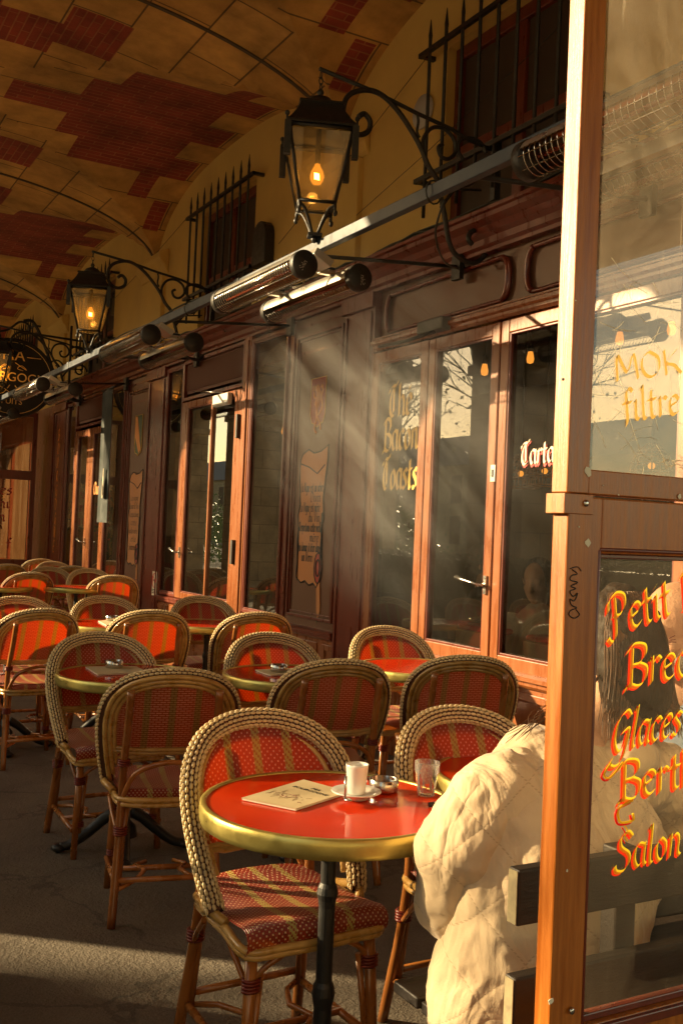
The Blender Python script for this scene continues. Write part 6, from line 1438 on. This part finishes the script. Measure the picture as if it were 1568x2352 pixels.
sl2 = MB(); sleeve(sl2, [((1.68, 1.68, .82), .085, .085), (sh2+Vector((0, 0, -.02)), .086, .088), ((sh2+el2)/2, .084, .09), (el2, .078, .084), ((el2+wr2)/2, .062, .062), (wr2, .046, .046)], 2)
# fallen hood / collar
hd = MB(); loft(hd, smoothrings([((1.56, 1.69, .865), .03, .025), ((1.585, 1.635, .872), .036, .03), ((1.63, 1.60, .89), .045, .04), ((1.69, 1.63, .885), .04, .04), ((1.72, 1.69, .875), .035, .03)]), 16, side=Vector((0, 0, 1)))
hd.build('fallen_hood', M['jacket'], jo, remesh=.007, smooth_it=5)
for q in (sl1, sl2):
    # ring folds gathered round the elbow and cuff
    so1 = q.build('sleeve', M['jacket'], jo, remesh=.008, smooth_it=6); displace(so1, .018, .075, 1); displace(so1, .008, .03, 1)
# seams and folds
sm_ = MB()
hr = MB(); rnd = random.Random(21)
loft(hr, smoothrings([(P_(0, .045, .115), .05, .05), (P_(0, .035, .07), .080, .090), (P_(0, .055, .0), .086, .085), (P_(0, .062, -.07), .090, .070), (P_(0, .060, -.13), .092, .060), (P_(0, .07, -.17), .070, .04)]), 28)
hr_o = hr.build('hair', M['hair'], wo, remesh=.007, smooth_it=3); displace(hr_o, .012, .03, 2)
st_ = MB()
for k in range(520):
    a = rnd.uniform(-1, 1); x = .086*a; y0 = .06+.05*math.sqrt(max(0, 1-a*a)); f = rnd.uniform(-.02, .02); e = -.14-rnd.random()*.07
    pts = [P_(x*.55, .06+rnd.uniform(0, .03), .12), P_(x*1.0, y0+.01, .04), P_(x*1.08+f*.3, y0+.008, -.05), P_(x*1.12+f, y0*.9+.006, -.13), P_(x*1.05+f*2.2, y0*.75+.02, e)]
    st_.tube(cat(pts, 3), [.0013]*12+[.0004], 3, caps=False)
for k in range(16):
    pts = [P_(.075, .05, -.05), P_(.15+rnd.uniform(-.01, .01), .05, -.10), P_(.25+rnd.uniform(-.03, .03), .05+rnd.uniform(-.02, .02), -.135+rnd.uniform(-.01, .01)), P_(.33+rnd.uniform(-.04, .04), .045, -.165-rnd.random()*.03)]
    st_.tube(cat(pts, 4), [.0008]*12+[.0003], 3, caps=False)
M['strand'] = mat('brown_hair_strands', (0.16, 0.07, 0.025), (0.04, 0.02, 0.01), rough=.4, scale=40)
st_.build('hair_strand', M['strand'], wo)

# --- man facing her
mn = empty('person', (2.25, 2.0, 0), 'bald bearded person in a grey-blue shirt squinting in the sun behind the lettered glass', 'person')
mc = at_y(1556, 1452, 2.02)
bd = MB(); rot_m = R(-98); Pm, Bm = head_mesh(bd, mc, rot_m, R(16), 1.06, (mc.x+.06, mc.y+.03, mc.z-.19))
neck = Vector((mc.x+.07, mc.y+.03, mc.z-.19))
hand(bd, neck+Vector((-.25, -.20, -.26)), (-.8, -.2, .1), (0, 0, 1), (.2, -.9, 0)); hand(bd, neck+Vector((-.25, .22, -.26)), (-.8, .1, .1), (0, 0, 1), (.2, .9, 0))
loft(bd, [(neck, .06, .055), (neck+Vector((0.04, 0, -.2)), .12, .1), (neck+Vector((.06, 0, -.42)), .13, .1)], side=Vector((0, 1, 0)))
for s in (-1, 1):
    loft(bd, [(neck+Vector((.02, s*.15, -.08)), .05, .05), (neck+Vector((-.02, s*.24, -.3)), .04, .04), (neck+Vector((-.25, s*.21, -.26)), .026, .024)])
    loft(bd, [(neck+Vector((.05, s*.09, -.48)), .08, .08), (neck+Vector((-.35, s*.12, -.47)), .06, .06), (neck+Vector((-.38, s*.12, -.85)), .04, .04)]); loft(bd, [(neck+Vector((-.36, s*.12, -.90)), .04, .035), (neck+Vector((-.52, s*.12, -.92)), .036, .03)])
bd.build('body', M['skin'], mn, remesh=.0045, smooth_it=2)
be = MB()
for (x, y, z, r, sc) in ((0, -.058, -.085, .044, (1.1, .9, .75)), (.045, -.028, -.055, .036, (.75, 1.1, 1.1)), (-.045, -.028, -.055, .036, (.75, 1.1, 1.1)), (0, -.092, -.040, .013, (2.2, .8, .5)), (.062, .0, -.02, .026, (.6, 1, 1.5)), (-.062, .0, -.02, .026, (.6, 1, 1.5))): be.ball(Pm(x, y, z), r*1.06, 16, 10, sc=sc, B=Bm)
be.build('beard', M['beard'], mn, remesh=.004, smooth_it=2)
ey = MB()
for sg in (-1, 1):
    ey.tube(cat([Pm(sg*.014, -.093, .010), Pm(sg*.026, -.0965, .012), Pm(sg*.040, -.092, .009), Pm(sg*.054, -.078, .004)], 4), .0014, 5)
    for dz in (.0, -.008, .010): ey.tube(cat([Pm(sg*.058, -.076, .006+dz*.5), Pm(sg*.066, -.062, .006+dz)], 4), .0009, 4)
    ey.tube(cat([Pm(sg*.012, -.099, .034), Pm(sg*.030, -.100, .040), Pm(sg*.050, -.086, .034)], 4), .0026, 5)
ey.build('eyelid', M['wrap'], mn)
sh_ = MB()
loft(sh_, smoothrings([(neck+Vector((.06, 0, -.46)), .17, .125), (neck+Vector((.05, 0, -.28)), .19, .125), (neck+Vector((.03, 0, -.14)), .20, .11), (neck+Vector((.015, 0, -.06)), .14, .085), (neck+Vector((0, 0, -.01)), .075, .07)]), 28, side=Vector((0, 1, 0)))
for s in (-1, 1): loft(sh_, smoothrings([(neck+Vector((.02, s*.12, -.09)), .07, .07), (neck+Vector((.0, s*.19, -.12)), .072, .072), (neck+Vector((-.01, s*.25, -.30)), .062, .062), (neck+Vector((-.12, s*.24, -.31)), .054, .054), (neck+Vector((-.23, s*.215, -.27)), .042, .042)]), 18)
loft(sh_, [(neck+Vector((-.04, -.05, -.02)), .03, .02), (neck+Vector((.03, -.075, .0)), .03, .02), (neck+Vector((.08, -.02, .01)), .03, .02)], 10, side=Vector((0, 0, 1)))
so_ = sh_.build('shirt', M['bluecloth'], mn, remesh=.009, smooth_it=3); displace(so_, .02, .06)
tr_ = MB()
for s in (-1, 1): loft(tr_, smoothrings([(neck+Vector((.08, s*.09, -.47)), .10, .10), (neck+Vector((-.35, s*.12, -.47)), .075, .075), (neck+Vector((-.40, s*.12, -.58)), .068, .068), (neck+Vector((-.38, s*.12, -.86)), .055, .055)]))
tr_.build('trousers', M['darkcloth'], mn, remesh=.012, smooth_it=3)

# --- two guests inside, dim behind the glass
def guest(x, y, z, face, cloth, label, s=1.0):
    g0 = empty('person', (x, y, 0), label, 'person'); c = Vector((x, y, z)); B = Matrix.Rotation(face, 3, 'Z')
    def Q(a, b_, c_): return c+B @ Vector((a, b_, c_))
    bd = MB(); head_mesh(bd, Q(0, 0, 0), face, R(10), 1.0, Q(0, .02, -.17))
    loft(bd, [(Q(0, .02, -.17), .06, .05), (Q(0, .03, -.4), .13, .1), (Q(0, .05, -.66), .14, .1)])
    for k in (-1, 1):
        w = Q(k*.12, -.26, -.42); hand(bd, w, B @ Vector((-k*.3, -.8, 0)), (0, 0, 1), B @ Vector((-k, 0, 0)))
        loft(bd, [(Q(k*.17, .03, -.26), .05, .05), (Q(k*.24, .0, -.46), .04, .04), (w, .026, .024)])
        loft(bd, [(Q(k*.09, .03, -.68), .08, .08), (Q(k*.11, -.36, -.67), .06, .06), (Q(k*.11, -.38, -z+.08), .04, .04)]); loft(bd, [(Q(k*.11, -.36, -z+.05), .04, .035), (Q(k*.11, -.52, -z+.035), .036, .028)])
    bd.build('body', M['skin'], g0, remesh=.009, smooth_it=3)
    cl = MB(); loft(cl, smoothrings([(Q(0, .05, -.66), .18, .13), (Q(0, .04, -.45), .19, .125), (Q(0, .03, -.28), .20, .11), (Q(0, .02, -.2), .13, .09), (Q(0, .02, -.15), .075, .07)]), 24, side=B @ Vector((1, 0, 0)))
    for k in (-1, 1): loft(cl, smoothrings([(Q(k*.14, .03, -.24), .07, .07), (Q(k*.20, .02, -.30), .068, .068), (Q(k*.25, 0, -.46), .058, .058), (Q(k*.13, -.24, -.42), .042, .042)]), 16)
    o = cl.build('coat', M[cloth], g0, remesh=.012, smooth_it=3); displace(o, .02, .06)
    h = MB(); h.ball(Q(0, .03, .05), .108, 20, 14, sc=(.85, 1.0, 1.0)); loft(h, [(Q(0, .06, .0), .085, .06), (Q(0, .07, -.1), .09, .05), (Q(0, .07, -.19), .07, .035)]); h.build('hair', M['hair'], g0, remesh=.01, smooth_it=2)
q = at_x(1112, 1330, 4.05); guest(q.x, q.y, 1.16, R(40), 'darkcloth', 'person in a dark grey coat seated inside behind the window with the long handle')
q = at_x(1232, 1360, 3.95); guest(q.x, q.y, 1.10, R(-60), 'lightcloth', 'person in a pale coat seated inside behind the pane lettered in cream')

# ================================================================== DRIFTING STEAM
ms, t, p = newmat('drifting_steam'); t.nodes.remove(p)
pv = N(t, 'ShaderNodeVolumePrincipled'); pv.inputs['Color'].default_value = (.95, .93, .9, 1); pv.inputs['Anisotropy'].default_value = .2
tc = N(t, 'ShaderNodeTexCoord'); nz = N(t, 'ShaderNodeTexNoise'); setin(nz, Scale=2.2, Detail=8, Roughness=.62, Distortion=1.8)
mp = N(t, 'ShaderNodeMapping'); mp.inputs['Scale'].default_value = (1.3, 1.3, .55); t.links.new(tc.outputs['Object'], mp.inputs[0]); t.links.new(mp.outputs[0], nz.inputs['Vector'])
gr_ = N(t, 'ShaderNodeTexGradient', gradient_type='SPHERICAL'); t.links.new(tc.outputs['Object'], gr_.inputs['Vector'])
fall = addmath(t, 'POWER', gr_.outputs['Fac'], 1.3)
d = addmath(t, 'MULTIPLY', addmath(t, 'MULTIPLY', addmath(t, 'SUBTRACT', nz.outputs['Fac'], .46, clamp=True), 7.5), fall)
t.links.new(addmath(t, 'MULTIPLY', d, 1.0), pv.inputs['Density']); t.links.new(pv.outputs[0], t.nodes['Material Output'].inputs['Volume'])
A = at_x(1130, 1330, 2.75); B2 = at_x(655, 690, 2.95); mid = (A+B2)/2; ax = (A-B2); ln = ax.length/2+.35
b = MB(); b.ball((0, 0, 0), 1, 24, 16); o = b.build('steam_plume', ms)
o.location = mid; o.rotation_euler = ax.to_track_quat('Z', 'X').to_euler(); o.scale = (.95, .60, ln)
tag(o, kind='stuff', label='pale sunlit steam drifting up across the shopfront', cat='steam')

# ================================================================== TIDY
for o in bpy.data.objects:
    if o.parent is None and o.type == 'MESH' and 'kind' not in o.keys() and 'label' not in o.keys(): print('UNLABELLED', o.name)
S.cycles.max_bounces = 10; S.cycles.diffuse_bounces = 5; S.cycles.transparent_max_bounces = 24; S.cycles.volume_step_rate = 2.0
S.cycles.caustics_refractive = True
